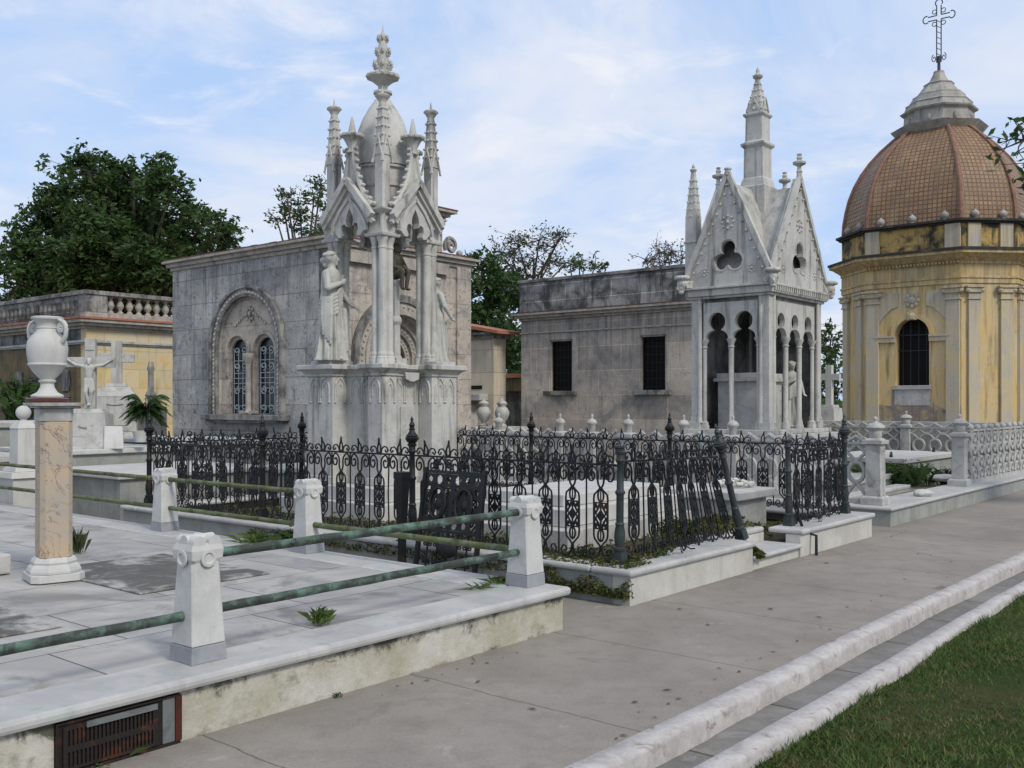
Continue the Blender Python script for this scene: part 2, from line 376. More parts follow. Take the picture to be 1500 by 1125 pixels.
def _slab():
    t = NT('worn_marble_paving')
    uv = t.n('ShaderNodeUVMap').outputs[0]
    n1 = t.noise(t.scale(t.pos,1,1.6,1), 1.2, 9, .6, 1.0)
    c = t.mix(t.ramp(n1,.35,.66), (.46,.435,.40), (.28,.27,.262))
    n2 = t.noise(t.pos, 1.1, 10, .66, .8)
    c = t.mix(t.ramp(n2,.54,.63,0,.8), c, (.19,.18,.16))
    n4 = t.noise(t.pos, 3.1, 8, .7, .4)
    c = t.mix(t.ramp(n4,.57,.68,0,.75), c, (.24,.23,.17))
    br = t.n('ShaderNodeTexBrick'); t.l(uv, br.inputs['Vector']); br.offset=.35
    br.inputs['Scale'].default_value=1; br.inputs['Brick Width'].default_value=1.25; br.inputs['Row Height'].default_value=.95
    br.inputs['Mortar Size'].default_value=.006; br.inputs['Color1'].default_value=(1.04,1.04,1.04,1); br.inputs['Color2'].default_value=(.86,.87,.90,1); br.inputs['Mortar'].default_value=(.3,.29,.25,1)
    c = t.mix(1.0, c, br.outputs['Color'], 'MULTIPLY')
    nr = t.bump(t.math('SUBTRACT',1.0,br.outputs['Fac']), .5, .006)
    nr = t.bump(n4, .2, .01, nr)
    return t.done(c, t.ramp(n1,.3,.7,.45,.7), nr, spec=.3)
M['slab'] = _slab()

def leafmat(name, c1, c2, c3, scale=.8, trans=.25):
    t = NT(name)
    n = t.noise(t.pos, scale, 4, .6); n2 = t.noise(t.pos, 9, 3, .6)
    c = t.mix(t.ramp(n,.38,.62), c1, c2); c = t.mix(t.ramp(n2,.52,.72), c, c3)
    m = t.done(c, .6, spec=.25)
    tr = t.n('ShaderNodeBsdfTranslucent'); t.l(c, tr.inputs[0])
    mx = t.n('ShaderNodeMixShader'); mx.inputs[0].default_value=trans
    out = [x for x in t.t.nodes if x.type=='OUTPUT_MATERIAL'][0]
    t.l(t.b.outputs[0], mx.inputs[1]); t.l(tr.outputs[0], mx.inputs[2]); t.l(mx.outputs[0], out.inputs[0])
    return m
M['leaf_dark'] = leafmat('dark_leaves', (.028,.06,.017), (.05,.10,.028), (.085,.145,.045))
M['leaf_mid'] = leafmat('mid_green_leaves', (.035,.07,.02), (.06,.11,.03), (.09,.15,.045))
M['leaf_olive'] = leafmat('olive_leaves', (.045,.06,.028), (.075,.09,.045), (.11,.12,.06))
M['leaf_grey'] = leafmat('grey_dry_leaves', (.08,.08,.06), (.13,.12,.095), (.19,.15,.11))
M['grass'] = leafmat('short_grass', (.05,.095,.022), (.085,.14,.034), (.20,.165,.07), 1.6)
M['moss'] = leafmat('moss_and_creepers', (.05,.07,.018), (.10,.09,.03), (.12,.15,.04), 4)
M['leaf_weed'] = leafmat('weed_leaves', (.07,.12,.03), (.11,.17,.045), (.16,.20,.08), 6)
def _lawn():
    t = NT('lawn_soil')
    n = t.noise(t.pos, 1.4, 8, .65); n2 = t.noise(t.pos, 18, 6, .7)
    c = t.mix(t.ramp(n,.42,.66), (.030,.050,.012), (.085,.062,.032)); c = t.mix(t.ramp(n2,.4,.7), c, (.028,.042,.012))
    return t.done(c, .95, t.bump(n2,.8,.03), spec=.1)
M['lawn'] = _lawn()
M['earth'] = stone('cemetery_ground', (.22,.20,.17), (.12,.12,.08), .8, bump=.6, fine=.2)
# ============================================================ camera, sky, sun
cam = bpy.data.cameras.new('camera'); co = bpy.data.objects.new('camera', cam); COL.objects.link(co); SC.camera = co
cam.sensor_width = 36; cam.lens = 36*1450/1500; cam.shift_y = (590-562.5)/1500; cam.clip_end = 3000; cam.clip_start=.05
co.location = (0,0,1.6); co.rotation_euler = (PI/2,0,0)

SUN_AZ = Vector((.62,-.78,0)).normalized(); EL = math.radians(42)
sd = Vector((SUN_AZ.x*math.cos(EL), SUN_AZ.y*math.cos(EL), math.sin(EL)))
sun = bpy.data.lights.new('sun','SUN'); so = bpy.data.objects.new('sun', sun); COL.objects.link(so)
sun.energy = 1.8; sun.angle = math.radians(13); sun.color = (1.0,.93,.82)
so.rotation_euler = (-sd).to_track_quat('-Z','Y').to_euler(); so.location = sd*50
W = bpy.data.worlds.new('World'); SC.world = W; W.use_nodes = True
wt = W.node_tree; bg = wt.nodes['Background']
def wn(ty, **k):
    x = wt.nodes.new(ty)
    for a,v in k.items(): setattr(x,a,v)
    return x
sky = wn('ShaderNodeTexSky', sky_type='NISHITA'); sky.sun_disc=False; sky.sun_elevation=EL
sky.sun_rotation = math.atan2(sd.x, sd.y); sky.air_density=1.0; sky.dust_density=1.4; sky.ozone_density=1.2
tc = wn('ShaderNodeTexCoord'); sp = wn('ShaderNodeSeparateXYZ'); wt.links.new(tc.outputs['Generated'], sp.inputs[0])
def wm(op,a,b=0.):
    x = wn('ShaderNodeMath', operation=op)
    for i,v in ((0,a),(1,b)):
        if hasattr(v,'links'): wt.links.new(v,x.inputs[i])
        else: x.inputs[i].default_value=v
    return x.outputs[0]
zz = wm('ADD', wm('MAXIMUM', sp.outputs[2], 0), .22)
cb = wn('ShaderNodeCombineXYZ'); wt.links.new(wm('DIVIDE', sp.outputs[0], zz), cb.inputs[0]); wt.links.new(wm('DIVIDE', sp.outputs[1], zz), cb.inputs[1])
def wnoise(scale, detail, rough, dist, off):
    mp = wn('ShaderNodeMapping'); mp.inputs['Location'].default_value=off; wt.links.new(cb.outputs[0], mp.inputs[0])
    x = wn('ShaderNodeTexNoise'); x.inputs['Scale'].default_value=scale; x.inputs['Detail'].default_value=detail; x.inputs['Roughness'].default_value=rough; x.inputs['Distortion'].default_value=dist
    wt.links.new(mp.outputs[0], x.inputs['Vector']); return x.outputs['Fac']
def wr(f,a,b,lo=0.,hi=1.):
    x = wn('ShaderNodeMapRange'); x.interpolation_type='SMOOTHSTEP'; wt.links.new(f,x.inputs[0])
    for i,v in zip((1,2,3,4),(a,b,lo,hi)): x.inputs[i].default_value=v
    return x.outputs[0]
def wx(f,a,b):
    x = wn('ShaderNodeMix', data_type='RGBA')
    for i,v in ((0,f),(6,a),(7,b)):
        if hasattr(v,'links'): wt.links.new(v,x.inputs[i])
        elif i==0: x.inputs[0].default_value=v
        else: x.inputs[i].default_value=(*v,1)
    return x.outputs[2]
veil = wr(wnoise(1.15,9,.60,.7,(3.1,1.7,0)), .34,.66,.08,.92)
puff = wr(wnoise(3.4,9,.62,.6,(7.3,2.2,0)), .50,.74,0,.65)
CLOUD = (6.3,6.65,7.5); BRIGHT = (7.5,7.5,7.75)
base = wx(.75, sky.outputs[0], (3.7,5.5,8.6))
hz = wr(sp.outputs[2], .42, .75, 0, .8)  # extra cloud overhead, out of view, added to whiten the ambient light
veil = wm('MAXIMUM', veil, hz)
c1 = wx(veil, base, CLOUD); c2 = wx(puff, c1, BRIGHT)
wt.links.new(c2, bg.inputs[0]); bg.inputs[1].default_value = .10
SC.view_settings.view_transform='Standard'; SC.view_settings.look='None'; SC.view_settings.exposure=.32; SC.view_settings.gamma=1

# ============================================================ ground, footpath, kerbs, lawn
g = MB(); R=600
g.add([(-R,-R,-.16),(R,-R,-.16),(R,R,-.16),(-R,R,-.16)],[(0,1,2,3)]); struct(g.build('ground', M['earth']))
def strip(s0,s1,m0,m1,z,mat,name,step=None):
    b=MB(); 
    b.add([(s0,m0,z),(s1,m0,z),(s1,m1,z),(s0,m1,z)],[(0,1,2,3)])
    o=b.build(name,mat,rot=AL); struct(o); return o
strip(-12,110,2.52,17.5,0,M['pave'],'footpath')
strip(-12,110,17.5,60,-.006,M['earth'],'bare_ground')
strip(-12,110,2.1,2.56,-.10,M['gutter'],'gutter')
def wob(s, k): return .018*math.sin(s*.9+k)+.007*math.sin(s*3.7+2*k)+.002*math.sin(s*9.1+k*3)
def kerb(m_in, m_out, k, ztop, name, lo):
    b=MB(); vs=[]; fs=[]; prof=[(m_out,lo),(m_out+.012,ztop*.3-.02),(m_out+.016,ztop-.010),(m_out+.028,ztop+.004),(m_in-.016,ztop+.006),(m_in-.006,ztop-.004),(m_in,lo if k>5 else -.02)]
    ss=[-6+.12*i for i in range(int(75/.12))]; n=len(prof)
    for s in ss:
        w=wob(s,k); w2=wob(s*1.7,k+2)
        pinch = 0
        for j,(m,z) in enumerate(prof):
            edge = (.004*(1 if j<3 else .3))*(math.sin(s*17+k)*math.sin(s*5.3)+.8*random.uniform(-1,1)) if j in (0,1,2,3) else 0
            vs.append((s, m+w*(.9 if j<4 else .25)+edge, z+ .005*w2/.03*(1 if 1<j<6 else 0)+random.uniform(-.0008,.0008)*(1 if 0<j<6 else 0)))
    for i in range(len(ss)-1):
        for j in range(n-1):
            a=i*n+j; fs.append((a,a+1,a+n+1,a+n))
    b.add(vs,fs); o=b.build(name,M['kerb'],rot=AL,smooth=60); struct(o); return o
kerb(2.605,2.455,1.0,.002,'kerb',-.13)
kerb(2.165,2.03,6.0,.004,'kerb',-.13)
# lawn with a gently uneven surface
def lawn_z(x,y): return -.035+.02*math.sin(x*.9+1)*math.sin(y*.7)+.012*math.sin(x*2.3+y*1.9)
b=MB(); n=70; vs=[];fs=[]
for i in range(n+1):
    for j in range(n+1):
        s=-4+i*46/n; m=2.08-(j/n)**2*34
        p=(s*CS-m*SN, s*SN+m*CS); vs.append((s,m,lawn_z(*p)-.02))
for i in range(n):
    for j in range(n): a=i*(n+1)+j; fs.append((a,a+1,a+n+2,a+n+1))
b.add(vs,fs); struct(b.build('lawn',M['lawn'],rot=AL,smooth=180))
# grass blades: one uncountable mass
def blades(n, smin, smax, mfun, hfun, zfun, w=.004, seed=1, lean=.5):
    r=np.random.default_rng(seed); s=r.uniform(smin,smax,n); m=mfun(r,n,s)
    x=s*CS-m*SN; y=s*SN+m*CS
    h=hfun(r,n,x,y); a=r.uniform(0,2*PI,n); le=r.uniform(.1,lean,n)*h*1.6; d=r.uniform(0,2*PI,n)
    z=zfun(x,y)
    ww=w*r.uniform(.6,1.5,n)
    v=np.empty((n,3,3))
    v[:,0]=np.stack([x-ww*np.cos(a),y-ww*np.sin(a),z],1); v[:,1]=np.stack([x+ww*np.cos(a),y+ww*np.sin(a),z],1)
    v[:,2]=np.stack([x+le*np.cos(d),y+le*np.sin(d),z+h],1)
    return v.reshape(-1,3)
def fastmesh(name, V, k, mat):
    me=bpy.data.meshes.new(name); nv=len(V); nf=nv//k
    me.vertices.add(nv); me.vertices.foreach_set('co',np.asarray(V,dtype=np.float32).ravel())
    me.loops.add(nv); me.loops.foreach_set('vertex_index',np.arange(nv,dtype=np.int32))
    me.polygons.add(nf); me.polygons.foreach_set('loop_start',np.arange(0,nv,k,dtype=np.int32))
    try: me.polygons.foreach_set('loop_total',np.full(nf,k,dtype=np.int32))
    except Exception: pass
    me.update(); me.validate(); me.materials.append(mat)
    o=bpy.data.objects.new(name,me); COL.objects.link(o); return o
lz=lambda x,y:-.06+.02*np.sin(x*.9+1)*np.sin(y*.7)+.012*np.sin(x*2.3+y*1.9)
def patch(r,n,x,y):
    f=.5+.5*np.sin(x*2.1+1.3*np.sin(y*1.7))*np.sin(y*2.6+1.1*np.sin(x*2.9))
    return (.012+.024*f)*r.uniform(.5,1.5,n)
V1=blades(190000,2.5,12,lambda r,n,s:2.02-r.power(1.2,n)*0-r.uniform(0,1,n)**1.3*5.5,patch,lz,.0045,3,.9)
def thin(V,seed,keep):
    r=np.random.default_rng(seed); T=V.reshape(-1,3,3); x=T[:,0,0]; y=T[:,0,1]
    f=.5+.25*np.sin(x*3.1+1.7*np.sin(y*2.3+1))+.25*np.sin(y*4.3+1.1*np.sin(x*3.7))
    return T[r.uniform(0,1,len(T))<np.clip(f*1.9-.05,keep,1)].reshape(-1,3)
V1=thin(V1,9,.12)
V3=blades(5000,2.5,14,lambda r,n,s:2.035-np.abs(r.normal(0,.05,n)),lambda r,n,x,y:.05*r.uniform(.4,1.6,n)*(.6+.4*np.sin(x*5+y*3)),lz,.0045,5,1.2)
V2=blades(60000,10,30,lambda r,n,s:2.02-r.uniform(0,1,n)*10,lambda r,n,x,y:patch(r,n,x,y)*1.3,lz,.009,4,.8)
o=fastmesh('grass',np.concatenate([V1,V2,V3]),3,M['grass']); stuff(o,'short patchy green lawn grass beside the whitewashed kerb','grass')
del o['category']

# fallen leaves on the footpath: countable little things
lb=MB(); lb.add([(-.03,0,.002),(0,-.012,.006),(.035,0,.003),(0,.012,.009)],[(0,1,2,3)])
lm=None
for i,(px,py) in enumerate([(995,893),(1037,916),(978,1012),(1128,893),(930,1030),(1200,905),(1345,812),(1210,826),(700,1000),(780,1040)]+[(int(900+20*i+random.uniform(-9,9)),int(1092-.50*20*i-random.uniform(2,34))) for i in range(0,26)]+[(int(560+22*i),int(1012-.30*22*i+random.uniform(1,9))) for i in range(0,10)]):
    d=1.6*1450/(py-590); p=(((px-750)/1450)*d,d,.004)
    if lm is None: o=lb.build('fallen_leaf',M['bark']); lm=o
    else: o=lm.copy(); COL.objects.link(o)
    o.location=p; o.rotation_euler=(0,0,i*1.7); o.scale=((.8+.1*(i%4)) if i<10 else .35+.12*(i%4),)*3
    tag(o,'small dark dry leaf lying flat on the grey footpath','leaf','dry leaves scattered on the footpath')

# ============================================================ plinth 1 : marble-paved grave platform with rails
def plinth(name,label,s0,s1,m0,m1,z,cw=.30,face=None,face2=None,nose=.045,slab=None,inner_z=None,t=.06,cop=None,cat='platform'):
    r=thing(name,label,cat,L(s0,m0))
    X=s1-s0; Y=m1-m0
    w=MB(); d=.16
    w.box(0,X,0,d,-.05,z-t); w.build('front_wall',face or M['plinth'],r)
    w=MB(); w.box(0,d,d,Y-d,-.05,z-t); w.box(X-d,X,d,Y-d,-.05,z-t); w.box(0,X,Y-d,Y,-.05,z-t); w.build('side_wall',face2 or M['plinth_grey'],r)
    c=MB(); n=nose
    c.prism([(-n,-n),(X+n,-n),(X+n,cw),(-n,cw)],z-t+.002,z)
    c.prism([(-n,Y-cw),(X+n,Y-cw),(X+n,Y+n),(-n,Y+n)],z-t+.002,z)
    c.prism([(-n,cw+.002),(cw,cw+.002),(cw,Y-cw-.002),(-n,Y-cw-.002)],z-t+.002,z)
    c.prism([(X-cw,cw+.002),(X+n,cw+.002),(X+n,Y-cw-.002),(X-cw,Y-cw-.002)],z-t+.002,z)
    c.build('coping',cop or M['coping'],r,bevel=.02)
    iz=z-.008 if inner_z is None else inner_z
    f=MB(); f.box(cw+.004 if inner_z is None else d+.002,X-cw-.004 if inner_z is None else X-d-.002,cw+.004 if inner_z is None else d+.002,Y-cw-.004 if inner_z is None else Y-d-.002,-.04,iz)
    f.build('floor',slab or M['slab'],r)
    return r
P1=plinth('marble_platform','low marble paved platform with green pipe rails in the foreground',-3.4,5.60,4.20,13.9,.30,cw=.34)
# ventilation grille let into its front wall (a part of the platform)
gr=MB(); gx=2.02+3.4
gr.box(gx-.02,gx+.53,-.010,.0,.0155,.222); gr.build('vent_shade_backing',M['rust'],P1)  # raised dark backing sheet in place of a shaded hollow behind the grille

hol=[]
for row in ((.035,.10),(.125,.195)):
    for i in range(22):
        u=gx+.02+i*.0185
        hol.append([(u,row[0]),(u+.009,row[0]),(u+.009,row[1]),(u,row[1])])
gp=MB(); gp.plate([(gx-.0,.022),(gx+.44,.022),(gx+.44,.212),(gx-.0,.212)],hol,'y',-.024,-.013)
G=gp.build('vent_grille',M['rust'],P1,label='rusty slotted vent grille in the wall')
fr=MB(); fr.box(gx-.03,gx+.56,-.022,.0,.223,.232); fr.box(gx-.03,gx+.56,-.02,.0,.0,.0145); fr.box(gx-.03,gx-.0205,-.021,.0,.0146,.2228); fr.build('rusty_frame',M['rust'],G); fr=MB(); fr.box(gx+.533,gx+.565,-.024,.0,.0147,.2227); fr.build('red_rusted_edge',M['rust_red'],G)
zc=MB(); zc.box(gx+.4705,gx+.532,-.016,.0,.016,.2226); zc.box(gx+.10,gx+.435,-.033,-.025,.190,.216); zc.build('metal_strip',M['zinc'],G)

# railing posts
def post_parts(r):
    b=MB(); b.cbox(0,0,.205,.205,0,.085,.004); b.build('foot',M['post_base'],r,bevel=.004)
    b=MB()
    def sec(h,c): return [(-h+c,-h),(h-c,-h),(h,-h+c),(h,h-c),(h-c,h),(-h+c,h),(-h,h-c),(-h,-h+c)]
    levels=[(.0955,.088,.004),(.0955,.10,.004),(.080,.50,.018),(.088,.515,.004),(.092,.56,.004),(.080,.595,.004)]
    vs=[];fs=[]
    for h,z,c in levels: vs+=[(x,y,z) for x,y in sec(h,c)]
    for i in range(len(levels)-1):
        for k in range(8): fs.append((i*8+k,i*8+(k+1)%8,(i+1)*8+(k+1)%8,(i+1)*8+k))
    fs.append(tuple(range(8))[::-1]); fs.append(tuple(range((len(levels)-1)*8,len(levels)*8)))
    b.add(vs,fs); b.build('shaft',M['white_paint'],r,bevel=.003)
    b=MB()
    for sx in (-.043,.043):
        b.tube([(sx,-.083,.595),(sx,.083,.595)],.037,14)
    b.tube([(-.081,0,.602),(.081,0,.602)],.034,14); b.cbox(0,0,.12,.12,.56,.612)
    b.build('scrolled_cap',M['white_paint'],r,smooth=40)
    for (ax,si) in ((0,-1),(0,1),(1,-1),(1,1)):
        b=MB(); q=[]
        for r0,d0 in ((.044,.090),(.044,.097),(.030,.099),(.022,.094),(.0215,.0925)): q.append((r0,d0))
        b.lathe(q,seg=16)
        def f(p,ax=ax,si=si):
            return Vector((p.x,p.z*si,p.y+.52)) if ax else Vector((p.z*si,p.x,p.y+.52))
        b.xf(f); b.build('socket_ring',M['white_paint'],r,smooth=40)
posts=[(2.84,4.44,'stocky white rail post nearest the camera at the platform edge'),
       (5.50,4.46,'white rail post on the right corner of the marble platform'),
       (5.50,6.90,'white rail post with an empty socket, second along the platform side'),
       (5.50,9.20,'white rail post left of the one with empty socket, before the iron fence'),
       (5.50,11.5,'white rail post standing behind the pillar that carries the urn'),
       (.15,4.44,'white rail post at the platform front beyond the left edge')]
pr=None
for s,m,lb_ in posts:
    if pr is None: pr=thing('rail_post',lb_,'post',L(s,m,.30),AL,'white posts carrying the green rails'); post_parts(pr)
    else: dup(pr,L(s,m,.30),AL,lb_)
def rail(s0,m0,s1,m1,z,mat,label,r=.025,z1=None):
    p0=L(s0,m0,z); p1=L(s1,m1,z if z1 is None else z1); d=p1-p0; n=14
    b=MB(); b.tube([(d*(i/n))+Vector((0,0,.0015*math.sin(i*1.9))) for i in range(n+1)],[r*(1+.025*math.sin(i*2.3)) for i in range(n+1)],10)
    o=b.build('pipe_rail',mat,smooth=60); o.location=p0; return tag(o,label,'rail','green pipe rails of the platform')
g_=.09
rail(2.84+g_,4.44,5.50-g_,4.46,.825,M['copper'],'upper green pipe rail between the two front posts')
rail(2.84+g_,4.44,5.50-g_,4.46,.54,M['copper'],'lower green pipe rail between the two front posts')
rail(.15+g_,4.44,2.84-g_,4.44,.53,M['copper'],'green pipe rail running off the left edge from the nearest post')
rail(5.50,4.46+g_,5.50,6.90-g_,.54,M['copper_moss'],'single low rail from the right corner post back to the next post')
rail(5.50,6.90+g_,5.50,9.20-g_,.82,M['copper_moss'],'upper mossy rail in front of the left part of the iron fence',.022)
rail(5.50,6.90+g_,5.50,9.20-g_,.53,M['copper_moss'],'lower mossy rail in front of the left part of the iron fence',.022)
rail(5.50,9.20+g_,5.50,11.5-g_,.82,M['copper_moss'],'upper mossy rail right behind the urn pillar',.022)
rail(5.50,9.20+g_,5.50,11.5-g_,.53,M['copper_moss'],'lower mossy rail right behind the urn pillar',.022)
rail(5.50,11.5+g_,5.50,13.8,.82,M['copper_moss'],'upper mossy rail left of the urn pillar',.022)
rail(5.50,11.5+g_,5.50,13.8,.53,M['copper_moss'],'lower mossy rail left of the urn pillar',.022)
# dark cement slabs and low blocks lying on the platform
def blockthing(name,label,cat,s0,s1,m0,m1,z0,z1,mat,bev=.015,part=None,group=None):
    b=MB(); b.box(0,s1-s0,0,m1-m0,0,z1-z0); o=b.build(name,mat,bevel=bev); o.location=L(s0,m0,z0); o.rotation_euler=(0,0,AL); return tag(o,label,cat,group)
M['dark_slab']=stone('mildewed_dark_slab',(.12,.115,.105),(.42,.41,.39),2.4,(.48,.60),streak=(.08,.08,.07),samt=(.5,.7),bump=.4,fine=.15)
blockthing('cement_slab','dark stained cement slab in the paving right of the urn pillar','slab',3.55,4.62,6.25,7.75,.294,.306,M['dark_slab'],.004)
blockthing('cement_slab','dark stained cement slab at the left edge before the urn pillar','slab',1.3,2.75,5.7,7.0,.294,.307,M['dark_slab'],.004)
blockthing('low_block','long low white marble block behind the foot of the urn pillar','block',-.6,3.35,7.75,9.0,.30,.45,M['marble'])
blockthing('low_block','small white marble block on the long block at the left edge','block',1.6,3.0,8.1,8.7,.452,.64,M['marble'])

# pillar of pink marble and urn
def chsec(h,c): return [(-h+c,-h),(h-c,-h),(h,-h+c),(h,h-c),(h-c,h),(-h+c,h),(-h,h-c),(-h,-h+c)]

pl=thing('marble_pillar','pink veined marble pillar with white base carrying a white urn','pillar',L(3.45,7.28,.30),AL-math.radians(13))
b=MB(); b.prism(chsec(.185,.05),0,.055); b.oct([(.175,.056),(.175,.075),(.165,.10),(.145,.12),(.15,.135),(.14,.155),(.128,.17)]); b.build('base',M['marble_clean'],pl,bevel=.004)
b=MB(); b.prism(chsec(.112,.034),.17,1.165); b.build('shaft',M['pink_marble'],pl,bevel=.003)
b=MB(); b.prism(chsec(.117,.03),1.166,1.255); b.prism(chsec(.112,.03),1.255,1.262); b.prism(chsec(.14,.02),1.2625,1.275); b.prism(chsec(.175,.02),1.276,1.30,1.04); b.build('capital',M['marble'],pl,bevel=.003)
b=MB(); b.lathe([(.145,0),(.15,.01),(.15,.028),(.14,.036)],seg=28); o=b.build('marble_disc',M['red_marble'],smooth=40); o.location=L(3.43,7.34,1.6015); tag(o,'dark red marble disc between the pillar and its urn','disc')
u=thing('urn','white two handled marble urn standing on the pink pillar','urn',L(3.43,7.34,1.639),math.radians(-20))
b=MB(); b.lathe([(.112,0),(.114,.012),(.105,.02),(.07,.04),(.05,.075),(.046,.105),(.060,.115),(.062,.125),(.050,.132),(.055,.14),(.10,.19),(.128,.235),(.134,.24),(.134,.25),(.129,.255),(.140,.32),(.143,.365),(.135,.415),(.11,.455),(.080,.485),(.074,.505),(.080,.513),(.074,.52),(.076,.545),(.095,.57),(.112,.578),(.114,.592),(.10,.598),(.07,.55),(.06,.50)],seg=36); b.build('body',M['marble_clean'],u,smooth=45)
for sg in (-1,1):
    pts=[]
    for i in range(26):
        a=i/25*2.35*PI; rr=.012+.034*(1-i/25)
        pts.append((sg*(.135+rr*math.cos(PI/2-a)*1.0),0,.515+rr*math.sin(PI/2-a)))
    pts=pts[::-1]+[(sg*.152,0,.555),(sg*.17,0,.535),(sg*.178,0,.50),(sg*.172,0,.455),(sg*.15,0,.415),(sg*.130,0,.40)]
    pts=[(sg*.10,0,.575),(sg*.125,0,.567)]+pts[26:]
    b=MB(); b.tube(pts,[.012]*2+[.017]*5+[.013],8)
    sp_=[(sg*(.128+(.006+.03*i/20)*math.cos(i*.62)),0,.517+(.006+.03*i/20)*math.sin(i*.62)) for i in range(21)]
    b.tube(sp_,.011,8)
    b.build('handle',M['marble_clean'],u,smooth=50)

# ============================================================ weeds
def sprig(name,label,loc,n=26,h=.14,spread=.10,leafw=.012,mat='leaf_mid',group=None,seed=0,cat='weed',droop=.3,along=None):
    r=random.Random(seed*31+n); b=MB()
    for i in range(n):
        a=r.uniform(0,2*PI); d=r.uniform(0,spread)*.5; x0,y0=d*math.cos(a),d*math.sin(a)
        if along: x0+=r.uniform(-1,1)*along[0]; y0+=r.uniform(-1,1)*along[1]
        hh=h*r.uniform(.25,1.15); la=r.uniform(0,2*PI); le=r.uniform(.05,1)**1.5*spread
        x1,y1=x0+le*math.cos(la),y0+le*math.sin(la)
        mid=((x0*.6+x1*.4),(y0*.6+y1*.4),hh*.7); tip=(x1,y1,hh*(1-droop*r.random()))
        px,py=-math.sin(la),math.cos(la); w=leafw*r.uniform(.25,.6)
        b.add([(x0-px*w*.3,y0-py*w*.3,0),(x0+px*w*.3,y0+py*w*.3,0),(mid[0]+px*w,mid[1]+py*w,mid[2]),tip,(mid[0]-px*w,mid[1]-py*w,mid[2])],[(0,1,2,3,4)])
        for k in range(4):
            q=Vector(mid)*(1-k*.3)+Vector(tip)*(k*.3)+Vector((r.uniform(-1,1),r.uniform(-1,1),r.uniform(-.6,.6)))*leafw*1.5; s_=leafw*1.1*r.uniform(.5,1.3); A=r.uniform(0,2*PI)
            b.add([q,q+Vector((s_*math.cos(A),s_*math.sin(A),s_*.5)),q+Vector((2*s_*math.cos(A+.3),2*s_*math.sin(A+.3),.3*s_)),q+Vector((s_*math.cos(A+.9),s_*math.sin(A+.9),0))],[(0,1,2,3)])
    o=b.build(name,M[mat],fix=False); o.location=loc
    return tag(o,label,cat,group)
def at(px,py,z):
    d=(1.6-z)*1450/(py-590); return Vector(((px-750)/1450*d,d,z))
sprig('weed','small leafy green weed at the front edge of the marble platform',at(468,914,.30),90,.10,.11,.004,'leaf_weed',seed=1)
sprig('weed','low creeping weed at the foot of the right corner post',at(735,853,.30),90,.05,.16,.005,'leaf_weed',seed=2)
sprig('weed','flat straggly weed on the paving left of the corner post',at(702,862,.30),40,.03,.18,.004,'leaf_weed',seed=3)
sprig('weed','tall dry brownish weed at the foot of the urn pillar',at(114,810,.30),80,.24,.13,.005,'leaf_olive',seed=4)
sprig('weed','thin flowering weed behind the nearest rail post',at(372,795,.30),110,.11,.22,.004,'leaf_weed',seed=5)
sprig('weed','green tuft at the foot of the wall beside the vent grille',at(150,1112,0),40,.06,.12,.010,'leaf_mid',seed=6,along=(.05,.03))
sprig('weed','tiny weed in the joint between footpath and front wall',at(495,1022,0),10,.03,.04,.006,'leaf_mid',seed=7)
